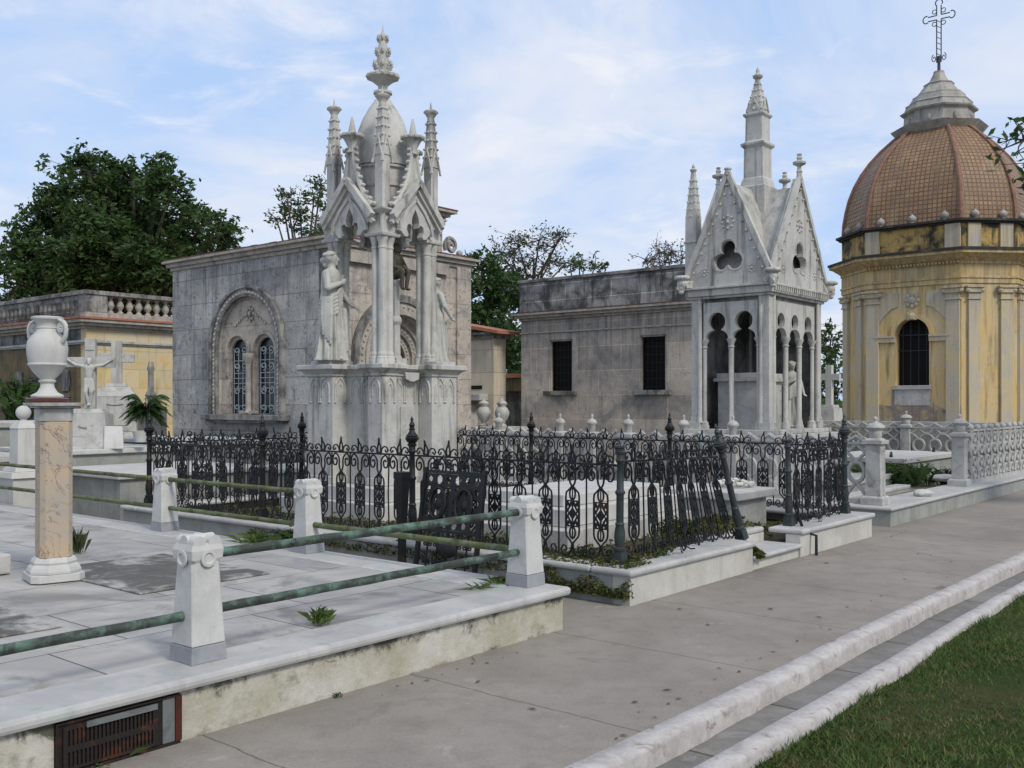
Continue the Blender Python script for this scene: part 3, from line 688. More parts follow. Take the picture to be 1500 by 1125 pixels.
# ============================================================ wrought iron enclosure
def spiral(cx,cz,r0,r1,a0,turns,n=16,sx=1):
    return [(cx+sx*(r0+(r1-r0)*i/n)*math.cos(a0+turns*2*PI*i/n), 0, cz+(r0+(r1-r0)*i/n)*math.sin(a0+turns*2*PI*i/n)) for i in range(n+1)]
def module(b, uc, w, r=.0085, R=random.Random(1)):
    """one cartouche between two plain bars; uc = centre, w = module width"""
    k=w/.30
    def T(pts,rr=r): b.tube([(uc+p[0]*k,p[1],p[2]) for p in pts],rr,4)
    skip=R.random()<.10; skip2=R.random()<.07; js=R.uniform(-.012,.012)
    for sg in (-1,1):
        # big upper scroll: eye beside the plain bar, back curling in to the neck
        sc=[(sg*(.093+(.012+.038*(i/18)**.9)*math.cos(PI/2-(1-i/18)*2.35*PI)) ,0,.716+(.014+.060*(i/18)**.9)*math.sin(PI/2-(1-i/18)*2.35*PI)) for i in range(19)]
        T(sc+[(sg*.062,0,.778),(sg*.036,0,.748),(sg*.028,0,.71),(sg*.032,0,.67),(sg*.026,0,.64),(sg*.010,0,.615),(sg*.004,0,.60)],r*1.05)
        # frame of the cartouche
        T([(sg*.004,0,.61),(sg*.030,0,.585),(sg*.066,0,.555),(sg*.072,0,.52),(sg*.072,0,.22),(sg*.064,0,.185),(sg*.028,0,.150),(sg*.006,0,.125)])
        # ellipse loops
        for zc,h in ((.545,.052),(.215,.05)):
            T([(sg*.03*math.sin(t*PI/6),0,zc+h*math.cos(t*PI/6)) for t in range(7)])
        # bottom scroll
        T([(sg*.004,0,.13),(sg*.012,0,.08),(sg*.035,0,.035),(sg*.075,0,.018),(sg*.112,0,.038),(sg*.122,0,.075),(sg*.100,0,.105),(sg*.072,0,.098),(sg*.062,0,.072),(sg*.078,0,.056),(sg*.092,0,.068)])
        T([(sg*.035,0,.035),(sg*.012,0,.02),(0,0,-.01)])
        # crest: flame loop and running scrolls over the top rail
        if skip and sg<0: continue
        T([(sg*.006,js*.3,.81),(sg*.024,0,.835),(sg*.022,0,.875),(sg*.006+js*.4,js,.915),(js,js*1.5,.965-abs(js))])
        if skip2: continue
        T([(sg*.028,0,.812),(sg*.040,0,.855),(sg*.075,0,.88),(sg*.115,0,.872),(sg*.132,0,.842),(sg*.115,0,.822),(sg*.093,0,.832),(sg*.098,0,.848)])
    # pierced leaf panel
    o=[(-.068,.265),(.068,.265),(.068,.49),(-.068,.49)]
    H=[]
    for sx in (-1,1):
        for sz in (-1,1):
            H.append([(sx*.006,.3775+sz*.082),(sx*.046,.3775+sz*.020),(sx*.036,.3775+sz*.008),(sx*.005,.3775+sz*.046)])
            H.append([(sx*.040,.3775+sz*.068),(sx*.061,.3775+sz*.060),(sx*.057,.3775+sz*.035),(sx*.042,.3775+sz*.048)])
            H.append([(sx*.018,.3775+sz*.103),(sx*.046,.3775+sz*.098),(sx*.032,.3775+sz*.078)])
    H.append([(-.062,.368),(-.045,.368),(-.045,.387),(-.062,.387)]); H.append([(.045,.368),(.062,.368),(.062,.387),(.045,.387)])
    pb=MB(); pb.plate(o,H,'y',-.006,.006); b.merge(pb.xf(lambda p:Vector((uc+p.x*k,p.y,p.z))))
    b.tube([(uc,0,.60),(uc,0,.49)],.006,4); b.tube([(uc,0,.265),(uc,0,.16)],.006,4)
_pm={}
def panel_mb(n,w,seed=0):
    b=MB(); Wd=n*w; R=random.Random(seed)
    for i in range(n): module(b,(i+.5)*w,w,R=R)
    for i in range(1,n):
        k=R.uniform(-.012,.012) if R.random()<.4 else 0
        b.tube([(i*w,0,.03),(i*w+k*.6,k,.42),(i*w,0,.80)],.0075,4)
    b.box(0,Wd,-.012,.012,.795,.812); 
    return b
def panel(parent,n,Wd,loc,rot,xf=None,mat='iron',label=None):
    key=(n,round(Wd,3),len(_pm)); sd_=len(COL.objects)
    if xf is not None:
        o=panel_mb(n,Wd/n).xf(xf).build('scroll_panel',M[mat],parent,loc=loc,rot=rot,fix=False)
    elif key in _pm:
        o=bpy.data.objects.new('scroll_panel',_pm[key]); COL.objects.link(o); o.parent=parent; o.location=loc; o.rotation_euler=(0,0,rot)
    else:
        o=panel_mb(n,Wd/n,sd_).build('scroll_panel',M[mat],parent,loc=loc,rot=rot,fix=False)
    if label:o['label']=label
    return o
def ipost(parent,loc,finial=True,mat='iron',h=1.0):
    b=MB(); b.cbox(0,0,.10,.10,0,.10,.006)
    b.lathe([(.046,.10),(.05,.11),(.05,.13),(.036,.14),(.040,.17),(.046,.21),(.044,.26),(.034,.31),(.036,.315),(.040,.325),(.036,.335),(.031,.34),(.031,.56),(.033,.565),(.042,.575),(.042,.59),(.033,.60),(.030,.605),(.028,.82),(.034,.83),(.040,.845),(.034,.86),(.034,.89),(.044,.90),(.046,.915),(.034,.925)],seg=12)
    o=b.build('iron_post',M[mat],parent,smooth=40,loc=loc)
    o.rotation_euler=(math.radians(random.uniform(-.9,.9)),math.radians(random.uniform(-.9,.9)),0)
    if finial:
        b=MB(); b.lathe([(.034,.925),(.050,.935),(.066,.96),(.070,.975),(.058,.985),(.062,.995),(.048,1.01),(.030,1.035),(.026,1.05),(.034,1.06),(.024,1.07),(.024,1.085),(.030,1.10),(.022,1.115),(.010,1.14),(.018,1.15),(.012,1.165),(.002,1.185)],seg=12)
        b.build('finial',M[mat],o,smooth=40)
    return o
F0,F1,FM0,FM1=6.77,11.6,4.5,11.7; FZ=.285
fn=thing('iron_fence','ornate black iron fence side facing the green rails, three scroll panels','fence',L(F0,FM0,FZ),AL,'iron fence around the grave enclosure')
for i in range(4): ipost(fn,(0,i*2.4,0),finial=i>0,mat='iron_grey' if i==0 else 'iron')
for i in range(3): panel(fn,8,2.32,(0,i*2.4+.04,0),PI/2)
b=MB(); b.lathe([(.034,.92),(.036,.94),(.046,.95),(.044,.965),(.02,.966)],seg=12); b.build('broken_post_top',M['iron_grey'],fn)
fb=thing('iron_fence','ornate black iron fence side in front of the white balustrade','fence',L(F1,FM0,FZ),AL,'iron fence around the grave enclosure')
for i in (1,2,3): ipost(fb,(0,i*2.4,0))
for i in range(3): panel(fb,8,2.32,(0,i*2.4+.04,0),PI/2)
fl=thing('iron_fence','ornate black iron fence side beneath the arched stone window','fence',L(F0,FM1,FZ),AL,'iron fence around the grave enclosure')
ipost(fl,(2.42,0,0))
for i in range(2): panel(fl,8,2.33,(i*2.42+.04,0,0),0)
fr_=thing('iron_fence','short iron fence piece right of the marble step, between two posts','fence',L(10.03,FM0,FZ),AL,'iron fence around the grave enclosure')
ipost(fr_,(0,0,0),False,'iron_grey'); ipost(fr_,(1.57,0,0),True,'iron_grey'); panel(fr_,5,1.49,(.04,0,0),0)
b=MB(); b.tube([(.02,-.10,.10),(.04,-.12,.02),(.05,-.14,-.06),(.0,-.30,-.08),(-.02,-.31,-.283)],.016,6); b.tube([(.02,-.05,.45),(.02,-.10,.10)],.014,6); b.build('bent_bar',M['iron'],fr_)
b=MB(); b.tube(spiral(.55,.02,.01,.06,0,1.6),.01,5); b.xf(lambda p:Vector((p.x,-.12,p.z+.01))); b.build('loose_scroll',M['iron'],fr_)
# leaning panel left of the step
ln=thing('leaning_fence_panel','leaning iron scroll panel tipping over left of the marble step','fence',L(F0+.06,FM0,FZ),AL,None)
Wl=2.0
def shear(p):
    k=min(1,(p.x/Wl))**1.3
    return Vector((p.x-.27*k*p.z/.95+.02*k*math.sin(p.z*7), p.y+.10*k*p.z-.03*math.sin(p.x*3), p.z*(1-.04*k)-.045*k*(1-p.z)+.0*k))
panel(ln,7,Wl,(0,0,.03),0,xf=shear)
pp=ipost(ln,(Wl+.03,-.04,-.02),True,'iron_grey'); pp.rotation_euler=(math.radians(-6),math.radians(-15.5),0)
b=MB(); b.tube(spiral(.0,.0,.01,.055,0,1.7),.01,5); b.tube([(.05,0,0),(.12,0,-.03),(.2,0,-.035)],.009,4); b.xf(lambda p:Vector((p.x+.75,-.13,p.z+.06))); b.build('loose_scroll',M['iron'],ln)

# detached gate leaf leaning against the side fence
gt=thing('gate_leaf','detached ornate dark iron gate leaf leaning against the side fence','gate',L(6.34,5.72,0),AL+PI/2)
GW=.72
b=MB()
for x in (0,GW): b.box(x-.018,x+.018,-.018,.018,0,1.02)
for z_ in (.05,.44,.97): b.box(.0185,GW-.0185,-.012,.012,z_,z_+.028)
b.build('frame',M['iron'],gt)
b=MB(); o_=[(.02,.47),(GW-.02,.47),(GW-.02,.968),(.02,.968)]; H=[]
for i in range(6):
    for j in range(5):
        cx=.075+i*.115; cz=.515+j*.10
        rx=.030 if (i+j)%2 else .040; H.append([(cx+rx*math.cos(t*PI/4+.3*j),cz+rx*1.05*math.sin(t*PI/4+.3*j)) for t in range(8)])
b.plate(o_,H,'y',-.007,.007); b.build('openwork',M['iron'],gt)
b=MB()
for cx in (.20,.52): b.tube([(cx+.10*math.cos(t/12*2*PI),.015,.70+.14*math.sin(t/12*2*PI)) for t in range(12)],.014,5,True); b.ball((cx,.0,.70),.045,8,6,(1,.5,1.3))
for cx in (.12,.24,.36,.48,.60):
    b.tube([(cx,0,.09),(cx,0,.44)],.009,4)
    for sg in (-1,1): b.tube([(cx+sg*p[0],0,p[2]) for p in spiral(.028,.33,.006,.026,0,1.4,10)],.008,4); b.tube([(cx+sg*p[0],0,p[2]) for p in spiral(.028,.18,.006,.026,PI,1.4,10)],.008,4)
b.ball((.36,0,.30),.10,10,8,(1.3,.3,.8))
b.build('relief_ornament',M['iron'],gt,smooth=60)
for cx in (.20,.52):
    b=MB()
    for sg in (-1,1): b.tube([(cx+sg*p[0],0,p[2]) for p in spiral(.075,1.055,.01,.05,0,1.5,12)],.011,5)
    b.tube([(cx-.12,0,1.01),(cx-.05,0,1.08),(cx,0,1.13),(cx+.05,0,1.08),(cx+.12,0,1.01)],.012,5)
    b.build('crest_scroll',M['iron'],gt)
gt.rotation_euler=(math.radians(9),math.radians(0),AL+PI/2); 
gp_=thing('iron_stub_post','tapered dark iron post stub leaning beside the loose gate leaf','post',L(6.36,6.62,0),AL+PI/2)
b=MB(); b.sq([(.028,0),(.028,.35),(.034,.5),(.048,.85),(.048,.9)]); b.build('shaft',M['iron'],gp_)
b=MB(); b.sq([(.056,.90),(.056,.96),(.05,.965)]); b.build('cap',M['iron'],gp_)

# ============================================================ enclosure plinth with planting bed
E=thing('fence_plinth','marble kerbed grave plot inside the black iron fence','grave plot',L(6.57,4.27),AL)
X=5.27; Y=7.7; z=.285; d=.16; cw=.36; n=.035; g0,g1=2.13,3.22
b=MB(); b.box(0,g0,0,d,-.05,z-.055); b.build('front_wall',M['plinth2'],E); b=MB(); b.box(g1,X,0,d,-.05,z-.055); b.build('front_wall',M['plinth2'],E)
b=MB(); b.box(0,d,d,Y-d,-.05,z-.055); b.box(X-d,X,d,Y-d,-.05,z-.055); b.box(0,X,Y-d,Y,-.05,z-.055); b.build('side_wall',M['plinth_grey'],E)
c=MB(); t=.053
c.box(-n,g0+.01,-n,cw,z-t,z); c.box(g1-.01,X+n,-n,cw,z-t,z); c.box(-n,X+n,Y-cw,Y+n,z-t,z)
c.box(-n,cw,cw+.002,Y-cw-.002,z-t,z); c.box(X-cw,X+n,cw+.002,Y-cw-.002,z-t,z); c.box(g0+.0,g1,.40,.62,z-t+.0,z+.001)
c.build('coping',M['coping'],E,bevel=.02)
c=MB(); c.box(g0+.002,g1-.002,-.03,.40,.10,.14); c.build('step',M['coping'],E,bevel=.015)
c=MB(); c.box(g0+.002,g1-.002,.02,.40,-.05,.098); c.box(g0+.004,g1-.004,.405,.6,-.05,z-.056); c.build('step_riser',M['plinth2'],E)
c=MB(); c.box(d+.002,X-d-.002,d+.46,Y-d-.002,-.04,.13); c.box(d+.002,g0-.002,d+.002,d+.458,-.04,.13); c.box(g1+.002,X-d-.002,d+.002,d+.458,-.04,.13); c.build('soil_bed',M['soil'],E)
# moss and creepers (uncountable)
def leafmass(name,boxes,n,size,mat,label,seed=0,flat=.6,rot=True):
    r=np.random.default_rng(seed); P=[]
    for (s0,s1,m0,m1,z0,z1,wt_) in boxes:
        k=int(n*wt_); s=r.uniform(s0,s1,k); m=r.uniform(m0,m1,k); zz=z0+(z1-z0)*r.uniform(0,1,k)**1.4
        hum=.6+.4*np.sin(s*7+m*5)*np.sin(m*9-s*3); zz=z0+(zz-z0)*hum
        P.append(np.stack([s*CS-m*SN,s*SN+m*CS,zz],1))
    P=np.concatenate(P); o=fastmesh(name,leafquads(P,size,r,flat),4,M[mat]); stuff(o,label,'x'); del o['category']; return o
def leafquads(P,size,r,flat=1.0,up=None):
    n=len(P); A=r.normal(size=(n,3)); A[:,2]*=flat; A/=np.linalg.norm(A,axis=1,keepdims=True)+1e-9
    B=r.normal(size=(n,3)); B-=A*(A*B).sum(1,keepdims=True); B/=np.linalg.norm(B,axis=1,keepdims=True)+1e-9
    sz=(size*r.uniform(.5,1.35,n))[:,None]
    a=A*sz; b=B*sz*.42
    v=np.stack([P-a, P+b-a*.1, P+a, P-b-a*.1],1); return v.reshape(-1,3)
leafmass('moss',[(6.50,6.62,4.26,5.3,.06,.30,.30),(6.56,7.0,4.3,5.2,.27,.35,.22),(6.53,6.60,5.3,9.3,.14,.29,.30),(6.75,7.0,4.45,6.2,.28,.33,.15),(6.9,7.5,4.42,4.75,.28,.36,.13)],7500,.020,'moss','green and brown moss spilling over the plinth corner',3)
leafmass('ground_cover',[(7.0,11.3,7.9,11.5,.13,.26,.30),(7.0,11.3,4.7,7.9,.13,.24,.34),(8.75,9.9,4.75,5.4,.26,.42,.18),(8.72,8.85,4.22,4.4,.12,.3,.03),(6.95,8.2,6.0,7.6,.14,.30,.15)],15000,.032,'moss','low green and brown ground cover between the enclosed graves',4)
# graves inside the enclosure
tg=thing('stepped_tomb','broad white stepped tomb slab in the right half of the enclosure','tomb',L(7.75,5.75,.13),AL)
b=MB(); b.box(0,2.6,0,1.7,0,.22); b.build('lower_step',M['marble'],tg,bevel=.012)
b=MB(); b.box(.18,2.42,.16,1.54,.221,.40); b.build('middle_step',M['marble_clean'],tg,bevel=.012)
b=MB(); b.box(.36,2.24,.32,1.38,.401,.53); b.build('lid',M['marble_clean'],tg,bevel=.015)
o=None
tw=thing('table_tomb','small white slab tomb beside the gate gap, topped by carved flowers','tomb',L(10.15,5.15,.13),AL)
b=MB(); b.box(.08,.87,.08,1.0,0,.36); b.build('body',M['marble'],tw,bevel=.01)
b=MB(); b.box(0,.95,0,1.08,.361,.46); b.build('lid',M['marble_clean'],tw,bevel=.015)
b=MB(); rr=random.Random(5)
for i in range(60):
    a=rr.uniform(0,2*PI); d_=rr.uniform(0,.24); b.ball((d_*math.cos(a)*1.3,d_*math.sin(a),.03+.05*(1-d_/.24)*rr.uniform(.5,1.2)),rr.uniform(.025,.045),7,5,(1,1,.7))
o=b.build('carved_wreath',M['wreath'],smooth=60); o.location=L(10.86,5.58,.595); o.rotation_euler=(0,0,AL); tag(o,'carved stone flower bouquet lying on the small slab tomb','wreath')
sprig('agave','spiky green plant among the graves behind the back posts',L(8.9,8.25,.13),60,.5,.28,.018,'leaf_olive',seed=9,cat='plant')
sprig('agave','dark leafy plant behind the leaning gate leaf',L(7.15,5.9,.13),140,.24,.22,.012,'leaf_mid',seed=12,cat='plant')
sprig('fern','green fern hanging out through the iron fence over the plinth',L(6.62,8.55,.16),70,.16,.24,.009,'leaf_mid',seed=10,cat='plant',droop=1.2)

# ============================================================ Gothic tabernacle monument
TA=AL  # tower faces are parallel to the enclosure
TB=thing('gothic_tabernacle','tall white marble Gothic monument with crocketed spire behind the iron fence','monument',L(9.2,9.95,.13),math.radians(52.0)+0*TA)
mm=M['marble_warm']; PZ=1.97-.0  # pedestal top local z
b=MB(); b.cbox(0,0,1.95,1.95,0,.22); b.cbox(0,0,1.66,1.66,.221,.40); b.build('steps',M['marble_clean'],TB,bevel=.012)
def corner(cx,cy,h): return
b=MB(); b.cbox(0,0,.92,.92,.401,PZ-.16); b.build('pedestal',mm,TB,bevel=.006)
W4=[(-.46,.46),(.46,-.46)]
for cx,cy in W4:
    b=MB(); b.cbox(cx,cy,.50,.50,.402,PZ-.162); b.cbox(cx,cy,.54,.54,.402,.50)
    q=b.build('statue_pier',mm,TB,bevel=.006)
for cx,cy in ((-.46,-.46),(.46,.46)):
    b=MB(); b.cbox(cx,cy,.26,.26,.403,PZ-.163); b.cbox(cx,cy,.30,.30,.403,.501); b.build('corner_pier',mm,TB,bevel=.006)
# carved arches on the pedestal faces
b=MB()
def gothic(cx,w,z,h,n=6):
    L_=[(cx+w/2-w*math.cos(t*PI/3/n), z+w*math.sin(t*PI/3/n)) for t in range(n+1)]
    return [(cx-w/2,z-h)]+L_+[(2*cx-x,y) for x,y in L_[:-1][::-1]]+[(cx+w/2,z-h)]
def relief(face_w, c0, w, cnt, ax, sg, off, zz):
    for i in range(cnt):
        u=c0+(i-(cnt-1)/2)*w
        pts=[(p[0],p[1]) for p in gothic(u,w*.86,zz,.15)]
        P=[(u_,sg*off,z_) if ax else (sg*off,u_,z_) for u_,z_ in pts]
        b.tube(P,.014,6); P2=[(u_,sg*off,z_) if ax else (sg*off,u_,z_) for u_,z_ in gothic(u,w*.50,zz-.02,.07)]; b.tube(P2,.010,5)
        for e in (-1,1): b.ball(((u+e*w*.43,sg*off,zz-.17) if ax else (sg*off,u+e*w*.43,zz-.17)),.02,6,5)
zz=PZ-.32
for a in ((.46,2,0,-1,.712),(-.585,1,1,1,.208),(-.06,2,0,-1,.462),(-.46,1,0,-1,.592),(-.46,1,1,-1,.592),(-.05,2,1,-1,.462),(.46,2,1,-1,.712),(-.585,1,0,1,.208)):
    relief(.5,a[0],.2,a[1],a[2],a[3],a[4],zz)
b.build('carved_arches',mm,TB,smooth=60)
b=MB(); 
b.plate([(-.14,.62),(.2,.62),(.2,1.42),(-.14,1.42)],[], 'y',-.475,-.461); b.build('inscription_panel',M['marble'],TB,bevel=.004)
b=MB(); b.plate([(-.14,PZ-.10),(.14,PZ-.10),(.12,PZ-.19),(.03,PZ-.22),(-.03,PZ-.22),(-.12,PZ-.19)],[], 'y',-.56,-.535); b.build('shield',mm,TB,bevel=.005)
def cornice(b,cx,cy,w,z,hh=.16,out=.10):
    h=w/2
    b.sq([(h,z),(h+.02,z+.015),(h+.02,z+.04),(h+out*.5,z+.075),(h+out*.9,z+.10),(h+out,z+.105),(h+out,z+hh-.005),(h+out-.01,z+hh)],cx,cy)
b=MB(); cornice(b,0,0,.92,PZ-.162)
for cx,cy in W4: cornice(b,cx,cy,.50,PZ-.161,.165,.105)
for cx,cy in ((-.46,-.46),(.46,.46)): cornice(b,cx,cy,.26,PZ-.1605,.163,.10)
b.build('pedestal_cornice',mm,TB,bevel=.004)
# clustered columns
c0=PZ+.004; CT=3.62
def cluster(cx,cy):
    b=MB(); r=.055; o=.062
    b.cbox(cx,cy,.15,.15,c0,CT)
    for dx,dy in ((-1,-1),(1,-1),(1,1),(-1,1)):
        x,y=cx+dx*o,cy+dy*o
        b.lathe([(.078,0),(.078,.05),(.072,.06),(.074,.085),(.062,.10),(.066,.12),(.066,.135),(.056,.15),(.053,.17),(.050,CT-c0-.16),(.058,CT-c0-.155),(.060,CT-c0-.135),(.050,CT-c0-.13),(.055,CT-c0-.09),(.072,CT-c0-.04),(.078,CT-c0-.02),(.078,CT-c0)],x,y,12,z=c0)
    return b.build('clustered_column',mm,TB,smooth=38)
ca=.415
for cx,cy in ((-ca,-ca),(ca,-ca),(-ca,ca),(ca,ca)): cluster(cx,cy)
# impost blocks above capitals with small shafts
b=MB()
for cx,cy in ((-ca,-ca),(ca,-ca),(-ca,ca),(ca,ca)):
    b.sq([(.155,CT+.001),(.165,CT+.02),(.165,CT+.04),(.14,CT+.05),(.12,CT+.28),(.13,CT+.29)],cx,cy)
    for dx,dy in ((-1,-1),(1,-1),(1,1),(-1,1)):
        b.lathe([(.042,CT+.05),(.040,CT+.27),(.05,CT+.29)],cx+dx*.10,cy+dy*.10,10)
b.build('impost',mm,TB,smooth=38)
GZ=CT+.30
b=MB()
for cx,cy in ((-ca,-ca),(ca,-ca),(-ca,ca),(ca,ca)):
    b.sq([(.15,GZ-.01),(.20,GZ+.03),(.205,GZ+.05),(.16,GZ+.06)],cx,cy)
b.build('impost_slab',mm,TB)
# gabled arches with trefoil cusps on the four sides
def trefoil_open(cx,z):
    pts=[(-.30,z-.50),(-.30,z-.30),(-.255,z-.22),(-.20,z-.22),(-.155,z-.27),(-.15,z-.20),(-.185,z-.12),(-.17,z-.05),(-.11,z-.03),(-.06,z-.075),(-.075,z+.0),(-.06,z+.07),(0,z+.17)]
    return pts+[(-x,y) for x,y in pts[:-1][::-1]]
def gable(ax,off,sg):
    b=MB(); z=GZ+.06
    op=[(u*.88,w-.13) for u,w in trefoil_open(0,z)]
    outer=[(-.49,z-.04),(-.49,z+.02),(0,z+.63),(.49,z+.02),(.49,z-.04),(.30,z-.04-.001)]
    left=[(-.30,z-.04-.001)]
    # outline: outer boundary + cusped lower edge
    LO=[(.30,z-.20),(.27,z-.27),(.21,z-.33),(.16,z-.34),(.13,z-.31),(.16,z-.24),(.15,z-.18),(.10,z-.16),(.055,z-.20),(.07,z-.13),(.055,z-.06),(0,z+.04)]
    LO=LO+[(-x,y) for x,y in LO[:-1][::-1]]
    pts=[(-.43,z-.15),(-.43,z-.10),(0,z+.36),(.43,z-.10),(.43,z-.15)]+[(x,y) for x,y in LO]
    pts=[p for p in pts]
    b.plate(pts,[],'y' if ax else 'x',sg*off-.05,sg*off+.05)
    q=b.build('gable',mm,TB)
    b=MB()
    for s2 in (-1,1):
        for k,(th,dd) in enumerate(((.055,.085),(.035,.12))):
            a=Vector((s2*.47,0,z-.12-k*.08)); c_=Vector((0,0,z+.40-k*.09))
            n_=24
            P=[a+(c_-a)*(i/4) for i in range(5)]
            P=[(p.x,sg*(off+.05+(.05 if k==0 else .02)),p.z) if ax else (sg*(off+.05+(.05 if k==0 else .02)),p.x,p.z) for p in P]
            b.tube(P,th,4)
        if True:
            P=[(s2*.32,z-.28),(s2*.29,z-.16),(s2*.16,z+.02),(0,z+.17)]
            b.tube([(p[0],sg*(off+.055),p[1]) if ax else (sg*(off+.055),p[0],p[1]) for p in P],.03,4)
    b.build('gable_moulding',mm,TB)
    # ogee crocketed ridges rising behind the apex
    b=MB()
    for s2 in (-1,1):
        P=[(s2*.38,z+.04),(s2*.27,z+.16),(s2*.17,z+.32),(s2*.10,z+.50),(s2*.06,z+.68),(s2*.045,z+.80)]
        b.tube([(p[0],sg*(off+.01),p[1]) if ax else (sg*(off+.01),p[0],p[1]) for p in P],.035,5)
        for i in range(9):
            t=i/8*(len(P)-1); k=min(int(t),len(P)-2); f=t-k
            u=P[k][0]*(1-f)+P[k+1][0]*f+s2*.035; w=P[k][1]*(1-f)+P[k+1][1]*f+.02
            b.ball((u,sg*(off+.01),w) if ax else (sg*(off+.01),u,w),.034,6,4,(1,1,.8))
    P=[(-.27,z+.16),(-.17,z+.32),(-.10,z+.50),(-.06,z+.68),(-.045,z+.82),(.045,z+.82),(.06,z+.68),(.10,z+.50),(.17,z+.32),(.27,z+.16),(0,z+.40)]
    b.plate(P,[],'y' if ax else 'x',sg*off-.02,sg*off+.02)
    b.build('crocketed_ridge',mm,TB)
    b=MB(); x,y=(0,sg*off) if ax else (sg*off,0); zz=z+.80
    b.lathe([(.05,-.04),(.075,-.03),(.075,-.01),(.055,0),(.06,.05),(.09,.11),(.12,.16),(.15,.175),(.155,.20),(.13,.215),(.09,.215),(.055,.22),(.012,.44),(.002,.45)],x,y,8,z=zz)
    for k in range(12):
        a=k*PI/6; b.ball((x+.145*math.cos(a),y+.145*math.sin(a),zz+.19),.026,6,4)
    b.build('gable_finial',mm,TB,smooth=40)
for ax,sg in ((1,-1),(0,-1),(1,1),(0,1)):
    gable(ax,.56,sg); z=GZ+.06
    b=MB(); q=[(-.40,z-.22),(-.40,z-.12),(0,z+.34),(.40,z-.12),(.40,z-.22),(.37,z-.22),(.37,z-.14),(0,z+.29),(-.37,z-.14),(-.37,z-.22)]
    b.plate(q,[],'y' if ax else 'x',sg*.50,sg*.30); b.build('gable_roof',mm,TB)
# drum and dome
b=MB(); b.lathe([(.33,GZ+.1),(.33,GZ+.42),(.355,GZ+.44),(.355,GZ+.47),(.335,GZ+.48),(.335,GZ+.67),(.37,GZ+.69),(.37,GZ+.71),(.355,GZ+.73)],seg=40); b.build('drum',mm,TB,smooth=35)
DZ=GZ+.73
b=MB(); b.lathe([(.38,DZ+.001),(.395,DZ+.08),(.39,DZ+.20),(.37,DZ+.34),(.33,DZ+.50),(.27,DZ+.66),(.19,DZ+.80),(.11,DZ+.92),(.06,DZ+.97)],seg=40); b.build('dome',mm,TB,smooth=60)
b=MB()
b.oct([(.07,DZ+.93),(.07,DZ+1.0),(.125,DZ+1.01),(.12,DZ+1.04),(.06,DZ+1.06),(.065,DZ+1.12),(.12,DZ+1.17),(.16,DZ+1.20),(.21,DZ+1.22),(.215,DZ+1.25),(.17,DZ+1.265),(.09,DZ+1.27)])
for k in range(16):
    a=k*PI/8; b.ball((.205*math.cos(a),.205*math.sin(a),DZ+1.245),.03,6,4); b.ball((.10*math.cos(a),.10*math.sin(a),DZ+1.03),.02,6,4)
b.build('spire_collar',mm,TB)
b=MB(); SZ=DZ+1.27
b.oct([(.085,SZ),(.10,SZ+.02),(.045,SZ+.52),(.03,SZ+.54),(.012,SZ+.60),(.001,SZ+.70)])
for k in range(3):
    zc=SZ+.09+k*.18; R0=.155-.033*k
    b.oct([(.05,zc-.09),(R0*.55,zc+.0),(R0*.62,zc+.05),(.05,zc+.09)])
    for j in range(8):
        a=j*PI/4
        R1=R0 if j%2==0 else R0*.8
        for q,(dr_,dz_,rr_) in enumerate(((0,.03,.020),(.008,.055,.026),(.03,.02,.028),(.045,-.01,.028),(.065,-.045,.026))):
            b.ball(((R1-dr_)*math.cos(a),(R1-dr_)*math.sin(a),zc+dz_),rr_-.002*k,6,4,(1,1,1.2))
b.build('crocketed_spire',mm,TB,smooth=60)
# corner pinnacles
for cx,cy in ((-.46,-.46),(.46,-.46),(-.46,.46),(.46,.46)):
    b=MB(); z=GZ+.05
    b.sq([(.068,z),(.068,z+.72),(.072,z+.73)],cx,cy)
    pn=b.build('pinnacle',mm,TB)
    b=MB()
    for k in range(4):
        a=k*PI/2; ux,uy=math.cos(a),math.sin(a); px_,py_=-uy,ux
        q=lambda u,o_,zz_:(cx+ux*o_+px_*u,cy+uy*o_+py_*u,zz_)
        for s2 in (-1,1): b.tube([q(s2*.10,.085,z+.60),q(s2*.055,.085,z+.76),q(0,.08,z+.95)],.015,4)
        b.add([q(-.07,.078,z+.70),q(.07,.078,z+.70),q(0,.078,z+.92)],[(0,1,2)])
    b.sq([(.076,z+.731),(.062,z+.90),(.042,z+1.30),(.04,z+1.34)],cx,cy)
    for k in range(5):
        for j in range(8):
            a=j*PI/4+PI/4; R0=(.098 if j%2==0 else .078)-.009*k
            b.ball((cx+R0*math.cos(a),cy+R0*math.sin(a),z+.84+k*.115),.020,6,4)
    b.lathe([(.045,z+1.33),(.05,z+1.36),(.045,z+1.38),(.075,z+1.43),(.10,z+1.45),(.10,z+1.475),(.07,z+1.49),(.03,z+1.49),(.015,z+1.52),(.004,z+1.60)],cx,cy,8)
    b.build('crocketed_top',mm,pn,smooth=50)
b=MB(); b.cbox(0,0,.90,.90,GZ+.10,GZ+.16); b.build('canopy_ceiling',mm,TB)

